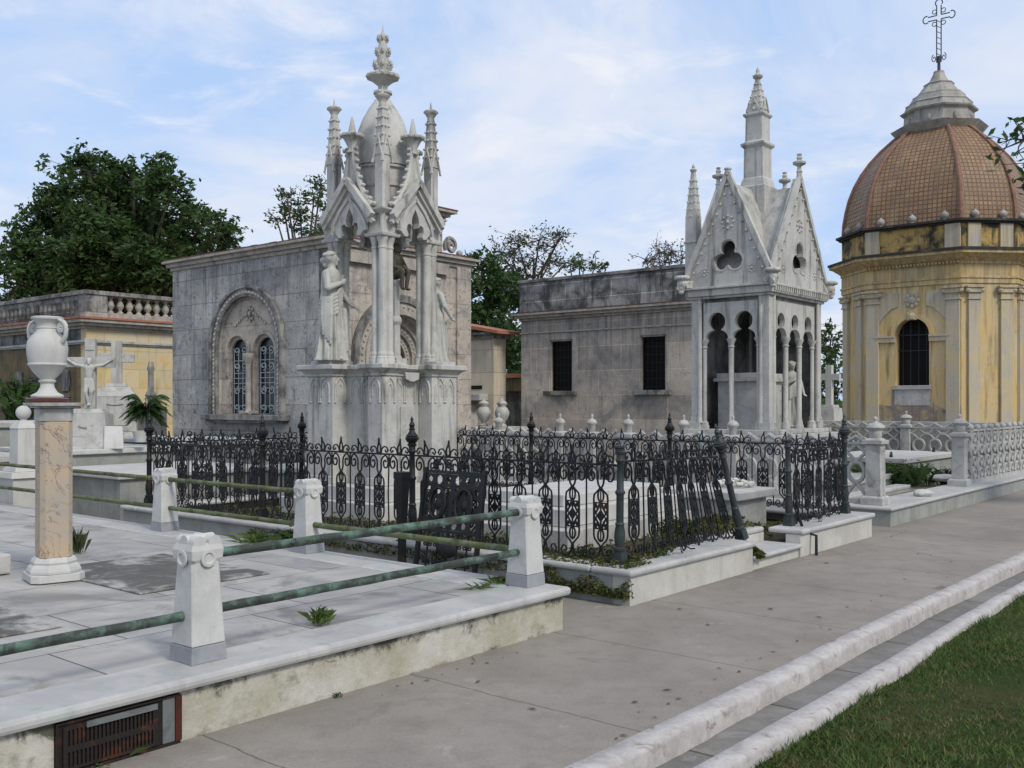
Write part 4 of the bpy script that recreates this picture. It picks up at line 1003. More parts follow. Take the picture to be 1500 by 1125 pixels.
# ------------------------------------------------------------ figures carved as one body
def remesh(o,vs=.012,smooth=True):
    m=o.modifiers.new('skin','REMESH'); m.mode='VOXEL'; m.voxel_size=vs; m.use_smooth_shade=True
    if smooth: s=o.modifiers.new('soft','SMOOTH'); s.factor=.5; s.iterations=1
def robed(name,label,loc,rot,H=1.43,mirror=1,mat='statue',turn=0.0):
    """standing draped woman: facing +x, weight on one leg, one arm folded to the chest, other lowered"""
    b=MB(); k=H/1.43
    ring=[]; prof=[(0,.20,.17,0),( .10,.185,.155,0),(.35,.165,.14,.0),(.60,.150,.128,-.005),(.78,.148,.125,-.01),(.92,.122,.105,-.01),(1.02,.128,.108,-.005),(1.12,.150,.108,0),(1.18,.150,.098,0),(1.215,.09,.075,.0),(1.24,.048,.048,.005),(1.29,.042,.045,.01)]
    seg=48; vs=[]; fs=[]
    for i,(z,ry,rx,cx) in enumerate(prof):
        amp=.03+max(0,(.98-z))*.20 if z<.98 else 0
        for j in range(seg):
            a=2*PI*j/seg; f=1+amp*(math.cos(9*a+z*2.2)*.8+.5*math.cos(15*a-z*3))
            vs.append((cx+rx*f*math.cos(a),ry*f*math.sin(a),z))
    for i in range(len(prof)-1):
        for j in range(seg):
            a_=i*seg+j; c_=i*seg+(j+1)%seg; fs.append((a_,c_,c_+seg,a_+seg))
    fs.append(tuple(range(seg))[::-1]); fs.append(tuple(range((len(prof)-1)*seg,len(prof)*seg))); b.add(vs,fs)
    # mantle: diagonal folds from shoulder to hip and hanging end
    for t in range(6):
        b.tube([(.10-.01*t,.12-.02*t,1.16-.03*t),(.125,.02,1.0-.045*t),(.11,-.10,.88-.05*t),(.0,-.155,.80-.05*t),(-.09,-.11,.80-.05*t)],.020,6)
    for t in range(4):
        b.tube([(-.03+.03*t,-.16,.84),(-.03+.035*t,-.185,.6),(-.02+.03*t,-.18,.33-.04*t)],[.03,.026,.018],6)
    b.tube([(.15,.03,.70),(.16,.04,.40),(.17,.05,.12)],[.03,.035,.03],8)  # bent knee
    # arms
    b.cap((0,-.145,1.15),(.04,-.20,.95),.052,.046); b.cap((.04,-.20,.95),(.14,-.05,1.03),.044,.032)      # folded arm
    b.ball((.155,-.02,1.045),.034,8,6,(1,.8,1.2))
    for q in range(4): b.cap((.165,-.03+.016*q,1.06),(.175,.0+.016*q,1.095-.006*q),.0095,.008,6)
    b.cap((.15,-.04,1.04),(.16,-.035,1.085),.010,.009,6)
    b.cap((0,.145,1.15),(.05,.18,.95),.05,.042); b.cap((.05,.18,.95),(.19,.15,.76),.040,.026)            # lowered arm
    b.ball((.215,.145,.735),.028,8,6,(1.2,.8,.9))
    for q in range(4): b.cap((.23,.13+.013*q,.725),(.275,.127+.014*q,.70-.004*q),.009,.007,6)
    b.cap((.22,.125,.735),(.25,.105,.725),.009,.008,6)
    # head with face
    hz=1.365; 
    b.ball((.012,0,hz),.074,16,12,(.98,.84,1.18)); b.ball((.035,0,hz-.045),.045,12,8,(1,.85,.9))
    b.cap((.082,0,hz+.01),(.096,0,hz-.018),.010,.014,6)           # nose
    b.ball((.078,0,hz-.045),.014,8,6,(.8,1.3,.6)); b.ball((.070,0,hz-.075),.018,8,6)
    for sg in (-1,1): b.ball((.070,sg*.028,hz+.008),.012,8,6); b.ball((.0,sg*.068,hz-.01),.016,8,6,(1,.5,1.4))
    for sg in (-1,1): b.cap((.072,sg*.012,hz+.030),(.066,sg*.042,hz+.026),.008,.007,6)
    # hair with chignon
    b.ball((-.012,0,hz+.022),.084,16,12,(1,.93,1.06)); b.ball((-.095,0,hz-.02),.045,10,8); b.ball((-.07,0,hz-.08),.035,10,8)
    for t in range(8):
        a=-PI*.5+t*PI/7; b.cap((.045,.062*math.sin(a),hz+.055+.02*math.cos(a)),(-.06,.075*math.sin(a),hz+.04+.03*math.cos(a)),.018,.02,6)
    b.ball((.12,.06,.03),.04,8,6,(1.6,.8,.7)); b.ball((.12,-.07,.03),.04,8,6,(1.6,.8,.7))
    b.xf(lambda p:Vector((p.x*k*1.14,p.y*k*mirror*1.14,p.z*k)))
    o=b.build(name,M[mat],fix=True); remesh(o,.0085); o.location=loc; o.rotation_euler=(0,0,rot)
    return tag(o,label,'statue')
TZ=.13+PZ
def TL(x,y,z=0):
    a=math.radians(52.0); c=L(9.2,9.95); return Vector((c.x+x*math.cos(a)-y*math.sin(a), c.y+x*math.sin(a)+y*math.cos(a), z))
for (x,y),lb_ in (((-.52,.44),'thin marble slab under the statue left of the Gothic monument'),((.50,-.50),'thin marble slab under the statue right of the Gothic monument')):
    b=MB(); b.cbox(0,0,.40,.40,0,.05); o=b.build('statue_slab',M['marble'],bevel=.006); o.location=TL(x,y,TZ+.006); o.rotation_euler=(0,0,math.radians(52.0)); tag(o,lb_,'slab')
robed('robed_statue','white statue of a draped woman on the left pier of the Gothic monument',TL(-.62,.34,TZ+.057),math.radians(-12),1.42)
robed('robed_statue','white statue of a draped woman on the right pier, half hidden by columns',TL(.62,-.40,TZ+.057),math.radians(35),1.15,-1)
# slim shaft with a seated dark figure in the middle of the canopy
sh=thing('statue_shaft','slim marble shaft rising inside the Gothic canopy under a dark figure','column',TL(.16,-.10,TZ+.004),math.radians(52.0))
b=MB(); b.cbox(0,0,.20,.20,0,.10); b.oct([(.08,.10),(.055,.14),(.05,.55),(.075,.60),(.07,.64),(.045,.68),(.045,1.08),(.07,1.12),(.09,1.16)]); b.build('shaft',mm,sh)
b=MB() # seated figure facing -y (toward viewer right)
b.ball((0,.02,.10),.095,12,8,(1,1,.75)); b.cap((0,.03,.12),(0,-.01,.30),.082,.078); b.cap((-.055,-.0,.33),(.055,-.0,.33),.045,.045)
for sg in (-1,1):
    b.cap((sg*.05,0,.10),(sg*.06,-.16,.13),.052,.040); b.cap((sg*.06,-.16,.13),(sg*.045,-.14,-.09),.038,.026); b.ball((sg*.045,-.17,-.11),.026,8,6,(1,1.7,.7))
    b.cap((sg*.085,0,.33),(sg*.12,-.07,.19),.034,.027)
b.cap((.12,-.07,.19),(-.02,-.15,.20),.027,.020); b.cap((-.12,-.07,.19),(.03,-.15,.17),.027,.020)
b.ball((-.03,-.16,.195),.022,8,6); b.ball((.04,-.16,.17),.022,8,6)
b.cap((0,-.0,.34),(0,-.01,.39),.032,.03); b.ball((0,-.015,.44),.064,12,10,(.9,1,1.12)); b.ball((0,.005,.46),.068,12,8,(1,1,.95)); b.cap((0,-.078,.445),(0,-.085,.43),.009,.011,6); b.ball((0,-.072,.405),.014,6,5)
for sg in (-1,1): b.ball((sg*.024,-.068,.45),.010,6,5); b.ball((sg*.062,-.005,.435),.013,6,5)
o=b.build('seated_figure',M['bronze']); remesh(o,.009); o.location=TL(.16,-.10,TZ+1.15); o.rotation_euler=(0,0,math.radians(55)); tag(o,'small dark seated stone figure on the shaft inside the Gothic canopy','statue')
def arch(cx,hw,z0,zs,n=10,rise=None,point=0):
    """opening: jambs from z0 to zs then a (round) arch of half width hw"""
    rise=hw if rise is None else rise
    pts=[(cx-hw,z0)]+[(cx-hw*math.cos(i/n*PI), zs+rise*math.sin(i/n*PI)) for i in range(n+1)]+[(cx+hw,z0)]
    return pts
def annulus(cx,r0,r1,zs,z0,n=24):
    return [(cx-r1,z0)]+[(cx-r1*math.cos(i/n*PI),zs+r1*math.sin(i/n*PI)) for i in range(n+1)]+[(cx+r1,z0),(cx+r0,z0)]+[(cx+r0*math.cos(i/n*PI),zs+r0*math.sin(i/n*PI)) for i in range(n+1)]+[(cx-r0,z0)]
# ============================================================ grey stone mausoleum with arched window
A=thing('stone_mausoleum','grey ashlar mausoleum with a twin arched window and carved portal','mausoleum',L(11.6,14.0),AL)
WX,WY,H=3.8,5.1,4.40
# left wall (x=0), window centre y=2.15
yc=2.42; 
wv=MB(); wv.plate([(0,0),(WY,0),(WY,H),(0,H)],[arch(yc,.976,1.37,2.71,16)],'x',0,.25); lw=wv.build('side_wall',M['ashlar'],A)
wv=MB(); wv.box(.25,WX,WY-.25,WY,0,H); wv.box(WX-.25,WX,.25,WY-.25,0,H); wv.build('back_wall',M['ashlar'],A)
# front wall y=0 with portal
xc=1.78
fv=MB(); fv.plate([(0,0),(WX,0),(WX,H),(0,H)],[arch(xc,.86,0.02,2.45,18)],'y',0.0,.249); fv.build('front_wall',M['ashlar_pale'],A)
b=MB(); b.box(.02,.30,-.05,-.001,0,H); b.build('corner_pilaster',M['ashlar_pale'],A); b=MB(); b.box(WX-.42,WX,-.05,-.001,0,H); b.build('corner_pilaster',M['ashlar_pale'],A)
# portal orders
for i,(r0,r1,dy) in enumerate(((1.10,1.24,.10),(.94,1.095,.06),(.86,.935,.09))):
    b=MB(); b.plate(annulus(xc,r0,r1,2.45,.02),[], 'y',-dy,-.001); o=b.build('portal_moulding',M['trim_dark' if i==0 else 'trim'],A)
    if i==1:
        b=MB()
        for k in range(26):
            a=PI*(k+.5)/26; b.ball((xc+1.015*math.cos(a),-.062,2.45+1.015*math.sin(a)),.032,6,4)
        for sg in (-1,1):
            for k in range(16): b.ball((xc+sg*1.015,-.062,.15+k*.15),.03,6,4)
        b.build('carved_ornament',M['trim'],o)
for i,(r0,r1,y0,y1) in enumerate(((.70,.858,.14,.25),(.55,.698,.20,.34),(.42,.548,.27,.40))):
    b=MB(); b.plate(annulus(xc,r0,r1,2.45,.02),[], 'y',y0,y1); b.build('portal_order',M['trim' if i%2==0 else 'ashlar_pale'],A)
    b=MB()
    for k in range(20):
        a=PI*(k+.5)/20; b.ball((xc+(r0+r1)/2*math.cos(a),y0,2.45+(r0+r1)/2*math.sin(a)),.03,6,4)
    b.build('carved_ornament',M['trim'],A)
b=MB(); b.box(xc-.42,xc+.42,.38,.42,.02,2.9); b.build('door',M['pane'],A)
b=MB()
for sg in (-1,1):
    for k in range(5): b.tube([(xc+sg*(.21+p[0]),.36,1.0+k*.42+p[2]) for p in spiral(0,0,.02,.17,k,1.3,14)],.014,4)
b.box(xc-.012,xc+.012,.355,.375,.02,2.86); b.build('door_grille',M['grille_white'],A)
# pillars between the orders
# cornice & attic
def band(b,x0,x1,y0,y1,z0,z1,o): b.box(x0-o,x1+o,y0-o,y1+o,z0,z1)
b=MB(); band(b,0,WX,0,WY,H+.001,H+.07,.04); band(b,0,WX,0,WY,H+.071,H+.15,.10); band(b,0,WX,0,WY,H+.151,H+.20,.17); b.build('cornice',M['trim'],A,bevel=.006)
b=MB(); rr=random.Random(3)
for i in range(26):
    b.box(-.165+0,-.05,i*.2-.1,i*.2+.095,H+.201,H+.222+rr.uniform(0,.012))
for i in range(19): b.box(i*.2-.04,i*.2+.155,-.165,-.05,H+.201,H+.225+rr.uniform(0,.01))
b.box(-.05,WX+.1,-.05,WY+.1,H+.2,H+.215); b.build('tile_edge',M['brick_edge'],A)
b=MB(); b.box(.62,2.92,-.06,.30,H+.226,5.30); b.build('attic',M['ashlar_pale'],A)
b=MB(); band(b,.62,2.92,-.06,.30,5.301,5.36,.05); band(b,.62,2.92,-.06,.30,5.361,5.43,.12); band(b,.62,2.92,-.06,.30,5.431,5.485,.22); b.build('attic_cornice',M['trim'],A,bevel=.006)
b=MB(); band(b,.62,2.92,-.06,.30,5.486,5.51,.23); b.build('tile_edge',M['brick_edge'],A)
b=MB(); b.box(.46,3.08,-.10,-.061,4.20,4.42); b.build('attic_step',M['trim'],A)
for cx in (.40,3.20):
    b=MB(); b.tube([(cx+p[0],-.03,H+.42+p[2]) for p in spiral(0,0,.03,.19,0,1.6,20)],.045,6); b.ball((cx+(.26 if cx>2 else -.26),-.03,H+.29),.07,8,6); b.build('volute',M['trim'],A,smooth=60)
def text(parent,s,loc,rot,size,mat,ex=.006,name='inscription'):
    c=bpy.data.curves.new(name,'FONT'); c.body=s; c.size=size; c.extrude=ex; c.align_x='LEFT'
    o=bpy.data.objects.new(name,c); COL.objects.link(o)
    dg=bpy.context.evaluated_depsgraph_get(); me=bpy.data.meshes.new_from_object(o.evaluated_get(dg)); bpy.data.objects.remove(o)
    me.materials.clear(); me.materials.append(mat); o=bpy.data.objects.new(name,me); COL.objects.link(o); o.parent=parent; o.location=loc; o.rotation_euler=rot
    return o
text(A,'CO',(.78,-.064,4.63),(PI/2,0,0),.26,M['trim'],.02)
text(A,'DE',(2.12,-.064,4.63),(PI/2,0,0),.24,M['trim'],.02)
# twin window on the left wall
class WB(MB):
    def mesh(self,*a,**k):
        self.xf(lambda p:Vector((p.x,yc+(p.y-yc)*1.22,p.z+.09 if p.z<2.62 else 2.71+(p.z-2.62)*1.22))); return MB.mesh(self,*a,**k)
w=WB(); 
tymp=[(yc-.80,1.285)]+[(yc-.80*math.cos(i/20*PI),2.62+.80*math.sin(i/20*PI)) for i in range(21)]+[(yc+.80,1.285)]
tymp=[(y*1.0,z) for y,z in tymp]
sh_=lambda L_:[(yc+(y-yc)*.995,z+.004 if z<1.3 else z-.003) for y,z in L_]
w.plate(sh_(tymp),[arch(yc-.36,.285,1.30,2.52,12),arch(yc+.36,.285,1.30,2.52,12)],'x',.07,.19)
win=w.build('twin_window',M['ashlar_pale'],A)
b=WB(); b.plate(annulus(yc,.80,.93,2.62,1.28),[],'x',-.07,-.002); b.build('outer_moulding',M['trim_dark'],win)
b=WB(); b.plate(annulus(yc,.935,.985,2.62,1.28),[],'x',-.10,-.003); b.build('hood_moulding',M['trim_dark'],win)
b=WB()
for k in range(30):
    a=PI*(k+.5)/30; b.ball((-.075,yc+.865*math.cos(a),2.62+.865*math.sin(a)),.026,6,4)
for sg in (-1,1):
    for k in range(15): b.ball((-.075,yc+sg*.865,1.36+k*.085),.024,6,4)
b.plate(annulus(yc,.845,.885,2.62,1.281),[],'x',-.0745,-.0705); b.build('beading',M['trim'],win)
for sg in (-1,1):
    b=WB(); b.plate(annulus(yc+sg*.36,.286,.335,2.52,2.4,14),[],'x',.045,.069); b.plate(annulus(yc+sg*.36,.235,.284,2.52,1.302,14),[],'x',.12,.17); b.build('inner_arch',M['ashlar_pale'],win)
    b=WB(); b.box(.20,.215,yc+sg*.36-.28,yc+sg*.36+.28,1.3,2.85); b.build('pane',M['pane'],win)
    b=WB(); y0=yc+sg*.36
    for k in (-.18,-.06,.06,.18): b.tube([(.15,y0+k,1.31),(.15,y0+k,2.6)],.009,4)
    for zz in (1.45,1.80,1.90,2.00,2.10,2.35): b.tube([(.15,y0-.2,zz),(.15,y0+.2,zz)],.009,4)
    for s2 in (-1,1):
        for z0,sc in ((1.36,1),(1.70,-1),(2.18,1),(2.50,1)):
            b.tube([(.145,y0+s2*(.02+p[0]*1.0+.08),z0+sc*p[2]+.05) for p in spiral(0,0,.015,.085,PI if s2>0 else 0,1.25*s2,14)],.011,4)
    b.build('window_grille',M['grille_white'],win)
b=WB(); b.lathe([(.075,1.30),(.08,1.33),(.06,1.36),(.055,1.40),(.052,2.26),(.06,2.29),(.09,2.36),(.11,2.44),(.11,2.48)],.02,yc,12); b.box(-.02,.06,yc-.22,yc+.22,1.30,1.36); b.build('window_column',M['trim'],win,smooth=40)
b=WB()
for k in range(8):
    a=k*PI/4; b.ball((.045,yc+.10*math.cos(a),3.14+.10*math.sin(a)),.035,6,4,(.5,1,1))
b.ball((.045,yc,3.14),.05,8,5,(.5,1,1))
for sg in (-1,1):
    for k in range(5): b.ball((.05,yc+sg*(.16+.06*k),3.12-.035*k),.028,6,4,(.5,1,1))
b.build('carved_ornament',M['ashlar_pale'],win)
b=WB(); b.box(-.20,.02,yc-1.10,yc+1.10,1.17,1.278); b.box(-.12,0,yc-1.05,yc+1.05,1.12,1.169); b.box(-.1,-.02,yc-.13,yc+.13,1.279,1.31); b.build('sill',M['trim_dark'],win,bevel=.01)

# ============================================================ flat mausoleum with two dark windows
B2=thing('flat_roofed_mausoleum','brown grey stone mausoleum with mouldy parapet and two dark windows','mausoleum',L(20.0,10.0),AL)
WX,WY=3.4,6.35; H=3.72
hol=[[(y0,1.90),(y0+.72,1.90),(y0+.72,3.20),(y0,3.20)] for y0 in (2.0,4.70)]
b=MB(); b.plate([(0,0),(WY,0),(WY,H),(0,H)],hol,'x',0,.3); b.build('window_wall',M['ashlar2'],B2)
b=MB(); b.box(.3,WX,0,.3,0,H); b.box(.3,WX,WY-.3,WY,0,H); b.box(WX-.3,WX,.3,WY-.3,0,H); b.build('side_wall',M['ashlar2'],B2)
b=MB(); b.box(.3,WX-.3,.3,WY-.3,2.0,2.05); b.box(1.6,1.7,.3,WY-.3,0,H); b.build('interior',M['black'],B2)  # floor and partition coloured black to stand for the unlit inside
for y0 in (2.0,4.70):
    b=MB(); b.box(-.10,.05,y0-.14,y0+.86,1.79,1.898); sl=b.build('window',M['trim_dark'],B2,bevel=.006)
    b=MB(); 
    b.box(.03,.10,y0-.0,y0+.04,1.9,3.17); b.box(.03,.10,y0+.69,y0+.72,1.9,3.20); b.box(.03,.10,y0+.0405,y0+.6895,3.16,3.20); b.build('frame',M['ashlar2'],sl)
    b=MB()
    for k in range(6): b.tube([(.08,y0+.06+.12*k,1.9),(.08,y0+.06+.12*k,3.18)],.008,4)
    for k in range(7): b.tube([(.09,y0+.02,1.98+.19*k),(.09,y0+.70,1.98+.19*k)],.008,4)
    b.build('bars',M['iron'],sl)
    b=MB(); b.box(.16,.17,y0+.001,y0+.719,1.91,3.19); b.build('window_shade_sheet',M['black'],sl)  # black sheet close behind the bars, painted in place of interior shade
b=MB(); b.box(-.03,WX+.03,-.03,WY+.03,H-.34,H-.30); b.box(-.05,WX+.05,-.05,WY+.05,H+.001,H+.06); b.box(-.13,WX+.13,-.13,WY+.13,H+.061,H+.13); b.box(-.20,WX+.2,-.2,WY+.2,H+.131,H+.19); b.build('cornice',M['trim'],B2,bevel=.006)
b=MB(); b.box(-.205,WX+.2,-.205,WY+.2,H+.191,H+.215); b.build('tile_edge',M['brick_edge'],B2)
b=MB(); b.box(-.03,WX,-.03,WY+.03,H+.216,H+.98); b.build('parapet',M['mould'],B2)
b=MB(); b.box(-.08,WX+.04,-.08,WY+.08,H+.981,H+1.06); b.build('parapet_coping',M['trim_dark'],B2,bevel=.01)

# ============================================================ small tomb houses between the mausoleums
T1=thing('tomb_house','small tan tomb house with red tile pent roof between the mausoleums','tomb',L(20.3,17.95),AL)
b=MB(); b.box(-.6,-.1,-.9,3.0,0,3.30); b.build('wall',M['stucco_tan'],T1)
b=MB(); b.box(-.68,0,-.98,3.08,3.301,3.40); b.box(-.78,.1,-1.08,3.15,3.401,3.46); b.build('cornice',M['trim_dark'],T1)
b=MB(); 
b.add([(-.85,-1.25,3.48),(-.85,.9,3.86),(-.85,.9,3.76),(-.85,-1.25,3.40),(.2,-1.25,3.48),(.2,.9,3.86),(.2,.9,3.76),(.2,-1.25,3.40)],[(0,1,2,3),(4,7,6,5),(0,4,5,1),(3,2,6,7),(0,3,7,4),(1,5,6,2)])
b.build('roof',M['red_tile'],T1)
b=MB(); b.add([(-.55,-.9,3.46),(-.55,.8,3.46),(-.55,.8,3.73),(.0,-.9,3.46),(.0,.8,3.46),(.0,.8,3.73)],[(0,1,2),(3,5,4),(0,3,4,1),(1,4,5,2),(0,2,5,3)]); b.build('roof_gable',M['mossy_wall'],T1)
b=MB(); b.box(-.62,-.595,-.50,.6,1.96,2.06); b.build('slot_shade_bar',M['black'],T1)  # black bar on the wall face, its colour stands for a slot's shade
b=MB(); b.box(-.95,-.605,-.72,1.6,1.66,1.83); b.box(-.9,-.605,-.35,1.5,0,1.55); b.build('marble_ledge',M['marble'],T1,bevel=.01)
T2=thing('tomb_house','low tomb house with red tiled edge and white pier beside the flat mausoleum','tomb',L(23.2,18.2),AL)
b=MB(); b.box(0,2,.1,1.6,0,1.95); b.build('wall',M['plaster_grey'],T2)
b=MB(); b.box(-.25,2.1,-.05,1.9,1.951,2.35); b.build('fascia',M['mossy_wall'],T2)
b=MB(); b.box(-.30,2.15,-.1,1.95,2.351,2.48); b.build('tile_roof',M['red_tile'],T2)
b=MB(); b.box(-.2,.1,-.02,.30,0,1.95); b.build('pier',M['marble_clean'],T2)
# twin draped white urns on a pedestal
def small_urn(px,py,d,label,k=1.0):
    r=thing('stone_urn',label,'urn',Vector(((px-750)/1450*d,d,1.6-(py-590)/1450*d)),0,None)
    b=MB(); b.lathe([(.11,0),(.11,.03),(.05,.07),(.05,.09),(.12,.16),(.17,.27),(.175,.34),(.13,.43),(.09,.46),(.10,.50),(.13,.53),(.13,.55)],seg=20); b.xf(lambda p:p*k); b.build('body',M['marble'],r,smooth=50)
    b=MB(); b.lathe([(.12,.551),(.10,.58),(.04,.61),(.03,.64),(.01,.67)],seg=16); b.xf(lambda p:p*k); b.build('lid',M['marble'],r,smooth=50)
    return r
ped=thing('urn_pedestal','pale wide pedestal block under two stone urns before the tomb house','pedestal',L(17.6,14.95),AL)
b=MB(); b.box(-.3,.6,-.2,1.2,0,.95); b.build('block',M['marble'],ped); b=MB(); b.box(-.36,.66,-.26,1.26,.951,1.04); b.build('cap',M['marble'],ped,bevel=.01)
for dm,lb_ in ((.15,'round white stone urn, right one of the pair before the tomb house'),(.72,'round white stone urn, left one of the pair before the tomb house')):
    r=small_urn(700,600,20,lb_,1.0); r.location=L(17.75,14.95+dm,1.043)
b=MB(); b.tube([(-.1,-.3,.62),(.0,0,.66),(.05,.4,.62),(.1,.9,.64)],.05,6); 

# ============================================================ left building with balustrade
D=thing('balustraded_building','peeling yellow building with red tile line and roof balustrade at left','building',L(12.8,25.2),AL)
b=MB(); b.box(0,9,0,.3,0,3.15); b.build('front_wall',M['yellow_wall'],D)
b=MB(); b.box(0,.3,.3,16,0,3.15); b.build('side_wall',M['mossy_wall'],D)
b=MB(); b.box(-.05,9,-.05,16,3.151,3.19); b.box(-.09,9,-.09,16,3.191,3.25); b.build('string_course',M['marble'],D)
b=MB(); b.box(0.0,9,0.0,.3,3.251,3.55); b.build('frieze',M['yellow_wall'],D)
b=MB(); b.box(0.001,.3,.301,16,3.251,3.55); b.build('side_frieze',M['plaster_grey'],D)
b=MB(); b.box(-.08,9,-.08,16,3.551,3.62); b.box(-.20,9,-.20,16,3.621,3.70); b.box(-.30,9,-.30,16,3.701,3.79); b.build('cornice',M['trim'],D,bevel=.01)
b=MB(); b.box(-.34,9,-.34,16,3.791,3.845); b.build('tile_edge',M['red_tile'],D)
b=MB(); b.box(-.05,9,-.05,.25,3.846,4.00); b.build('balustrade_base',M['trim'],D)
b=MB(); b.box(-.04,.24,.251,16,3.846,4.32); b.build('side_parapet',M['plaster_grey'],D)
b=MB(); 
for k in range(60): b.lathe([(.05,.02),(.03,.05),(.07,.14),(.04,.28),(.055,.33)],-.05,.6+k*.26,8,z=3.97)
b.build('parapet_relief',M['plaster_grey'],D)
b=MB(); b.box(-.10,9,-.10,.30,4.45,4.56); b.box(-.10,.30,.301,16,4.45,4.56); b.box(-.04,.24,.252,16,4.32,4.449); b.build('top_rail',M['trim_dark'],D,bevel=.01)
b=MB(); b.box(-.06,.55,-.06,.26,4.001,4.449); b.build('corner_pier',M['trim_dark'],D)
bal=None
for k in range(26):
    if bal is None:
        b=MB(); b.lathe([(.08,0),(.08,.04),(.045,.07),(.05,.10),(.095,.17),(.10,.21),(.07,.29),(.045,.36),(.05,.39),(.075,.41),(.075,.447)],seg=10); bal=b.build('baluster',M['trim'],D,smooth=50)
        o=bal
    else: o=bal.copy(); COL.objects.link(o)
    o.location=(.72+k*.27,.10,4.001)
for yy in (1.1,3.9):
    b=MB(); b.lathe([(.001,-.3),(.2,-.28),(.26,-.1),(.26,.1),(.2,.28),(.001,.3)],seg=12); b.xf(lambda p:Vector((p.y*.15-.03,p.x+yy,p.z+2.2))); b.box(-.08,-.001,yy-.25,yy+.25,1.75,1.85); b.build('niche_frame',M['plaster_grey'],D,smooth=50)
b=MB(); b.box(-.05,-.001,1.9,3.1,0,2.3); b.build('doorway',M['plaster_grey'],D)
sprig('hanging_plant','bright green bush against the mildewed side wall, left of the urn',L(12.3,28.0,1.1),140,1.2,.7,.07,'leaf_mid',seed=21,cat='bush')

# ============================================================ left background graves
def tomb_box(s0,s1,m0,m1,z,label,lid=.1,mat='marble',rings=0,over=.06,name='box_tomb'):
    r=thing(name,label,'tomb',L(s0,m0),AL); b=MB(); b.box(0,s1-s0,0,m1-m0,0,z-lid); b.build('body',M['plinth_grey'],r)
    b=MB(); b.box(-over,s1-s0+over,-over,m1-m0+over,z-lid+.001,z); b.build('lid',M[mat],r,bevel=.015)
    for k in range(rings):
        b=MB(); x=.25 if k%2==0 else s1-s0-.25; y=.3 if k<2 else (m1-m0-.3)
        b.tube([(x+.05*math.cos(t*PI/5),y,z+.045+.05*math.sin(t*PI/5)) for t in range(10)],.012,5,True); b.ball((x,y,z+.02),.035,8,5); b.build('ring_handle',M['iron'],r)
    return r
tomb_box(6.95,9.4,12.75,14.9,.62,'grey box tomb with pale lid just left of the iron fence corner',.07,'marble_clean')
tomb_box(9.75,12.2,13.0,13.9,.55,'low white ledger tomb between the iron fence and the window wall',.08,'marble_clean')
tomb_box(7.3,9.3,15.2,17.2,.86,'white slab tomb with black ring handles below the crucifix',.08,'marble_clean',4)
tomb_box(9.5,11.0,14.9,17.4,.95,'second white slab tomb with black handles, under the small palm',.08,'marble_clean',4)
tomb_box(4.2,6.6,14.6,17.0,.85,'white stepped tomb at the left edge behind the pipe rails',.1,'marble')
tomb_box(4.9,6.2,15.2,16.6,1.10,'white block tomb rising behind the stepped tomb at left edge',.1,'marble')
tomb_box(7.4,9.4,18.3,20.3,1.25,'distant pale tomb with projecting lid behind the urn pillar',.1,'marble')
# ball-topped post at the left edge
for i,(s,m,lb_) in enumerate(((5.9,13.3,'white gravestone post with a ball finial at the left edge'),)):
    r=thing('ball_post',lb_,'post',L(s,m),AL)
    b=MB(); b.cbox(0,0,.46,.46,0,.62); b.cbox(0,0,.54,.54,.621,.70,.02); b.cbox(0,0,.38,.38,.701,.76,.02); b.cbox(0,0,.26,.26,.761,1.26,.01); b.sq([(.13,1.261),(.08,1.36)]); b.build('shaft',M['marble_clean'],r,bevel=.006)
    b=MB(); b.lathe([(.05,1.36),(.04,1.38),(.05,1.40)],seg=12); b.ball((0,0,1.47),.095,14,10); b.build('ball',M['marble_clean'],r,smooth=60)
# crucifix monument
cx_,cd=133,17.0
cp=Vector(((cx_-750)/1450*cd,cd,0))
CR=thing('crucifix_monument','white stepped grave monument carrying a tall marble cross','monument',cp,math.radians(8))
b=MB(); b.cbox(0,0,1.0,1.0,0,.85); b.cbox(0,0,.86,.8,.851,1.02,.03); b.cbox(0,0,.66,.60,1.021,1.42,.03); b.cbox(0,0,.54,.50,1.421,1.50,.05); b.build('pedestal',M['marble'],CR,bevel=.01)
b=MB(); b.box(-.085,.085,-.06,.06,1.501,2.70); b.box(-.40,-.0855,-.058,.058,2.21,2.38); b.box(.0855,.40,-.058,.058,2.21,2.38); b.box(-.07,.07,-.075,-.0605,2.50,2.58); b.build('cross',M['marble'],CR,bevel=.005)
b=MB(); b.tube([(-.12+.04*i,-.31,1.22-.035*math.sin(i/6*PI)) for i in range(7)],.012,5); b.build('carved_garland',M['trim'],CR)
b=MB() # Christ figure
b.cap((0,-.10,1.98),(.0,-.10,2.02),.062,.060); b.cap((0,-.10,2.02),(0,-.11,2.20),.062,.085); b.ball((0,-.11,2.19),.095,12,8,(1.05,.6,.7)); b.cap((0,-.11,2.23),(0.01,-.13,2.29),.03,.03)
b.ball((.015,-.15,2.31),.052,12,8,(.85,.95,1.15)); b.ball((.01,-.125,2.325),.052,10,8,(1,1,1)); b.ball((.015,-.19,2.275),.026,8,6,(1,.8,1.2)); b.cap((.015,-.20,2.32),(.015,-.207,2.305),.007,.009,6)
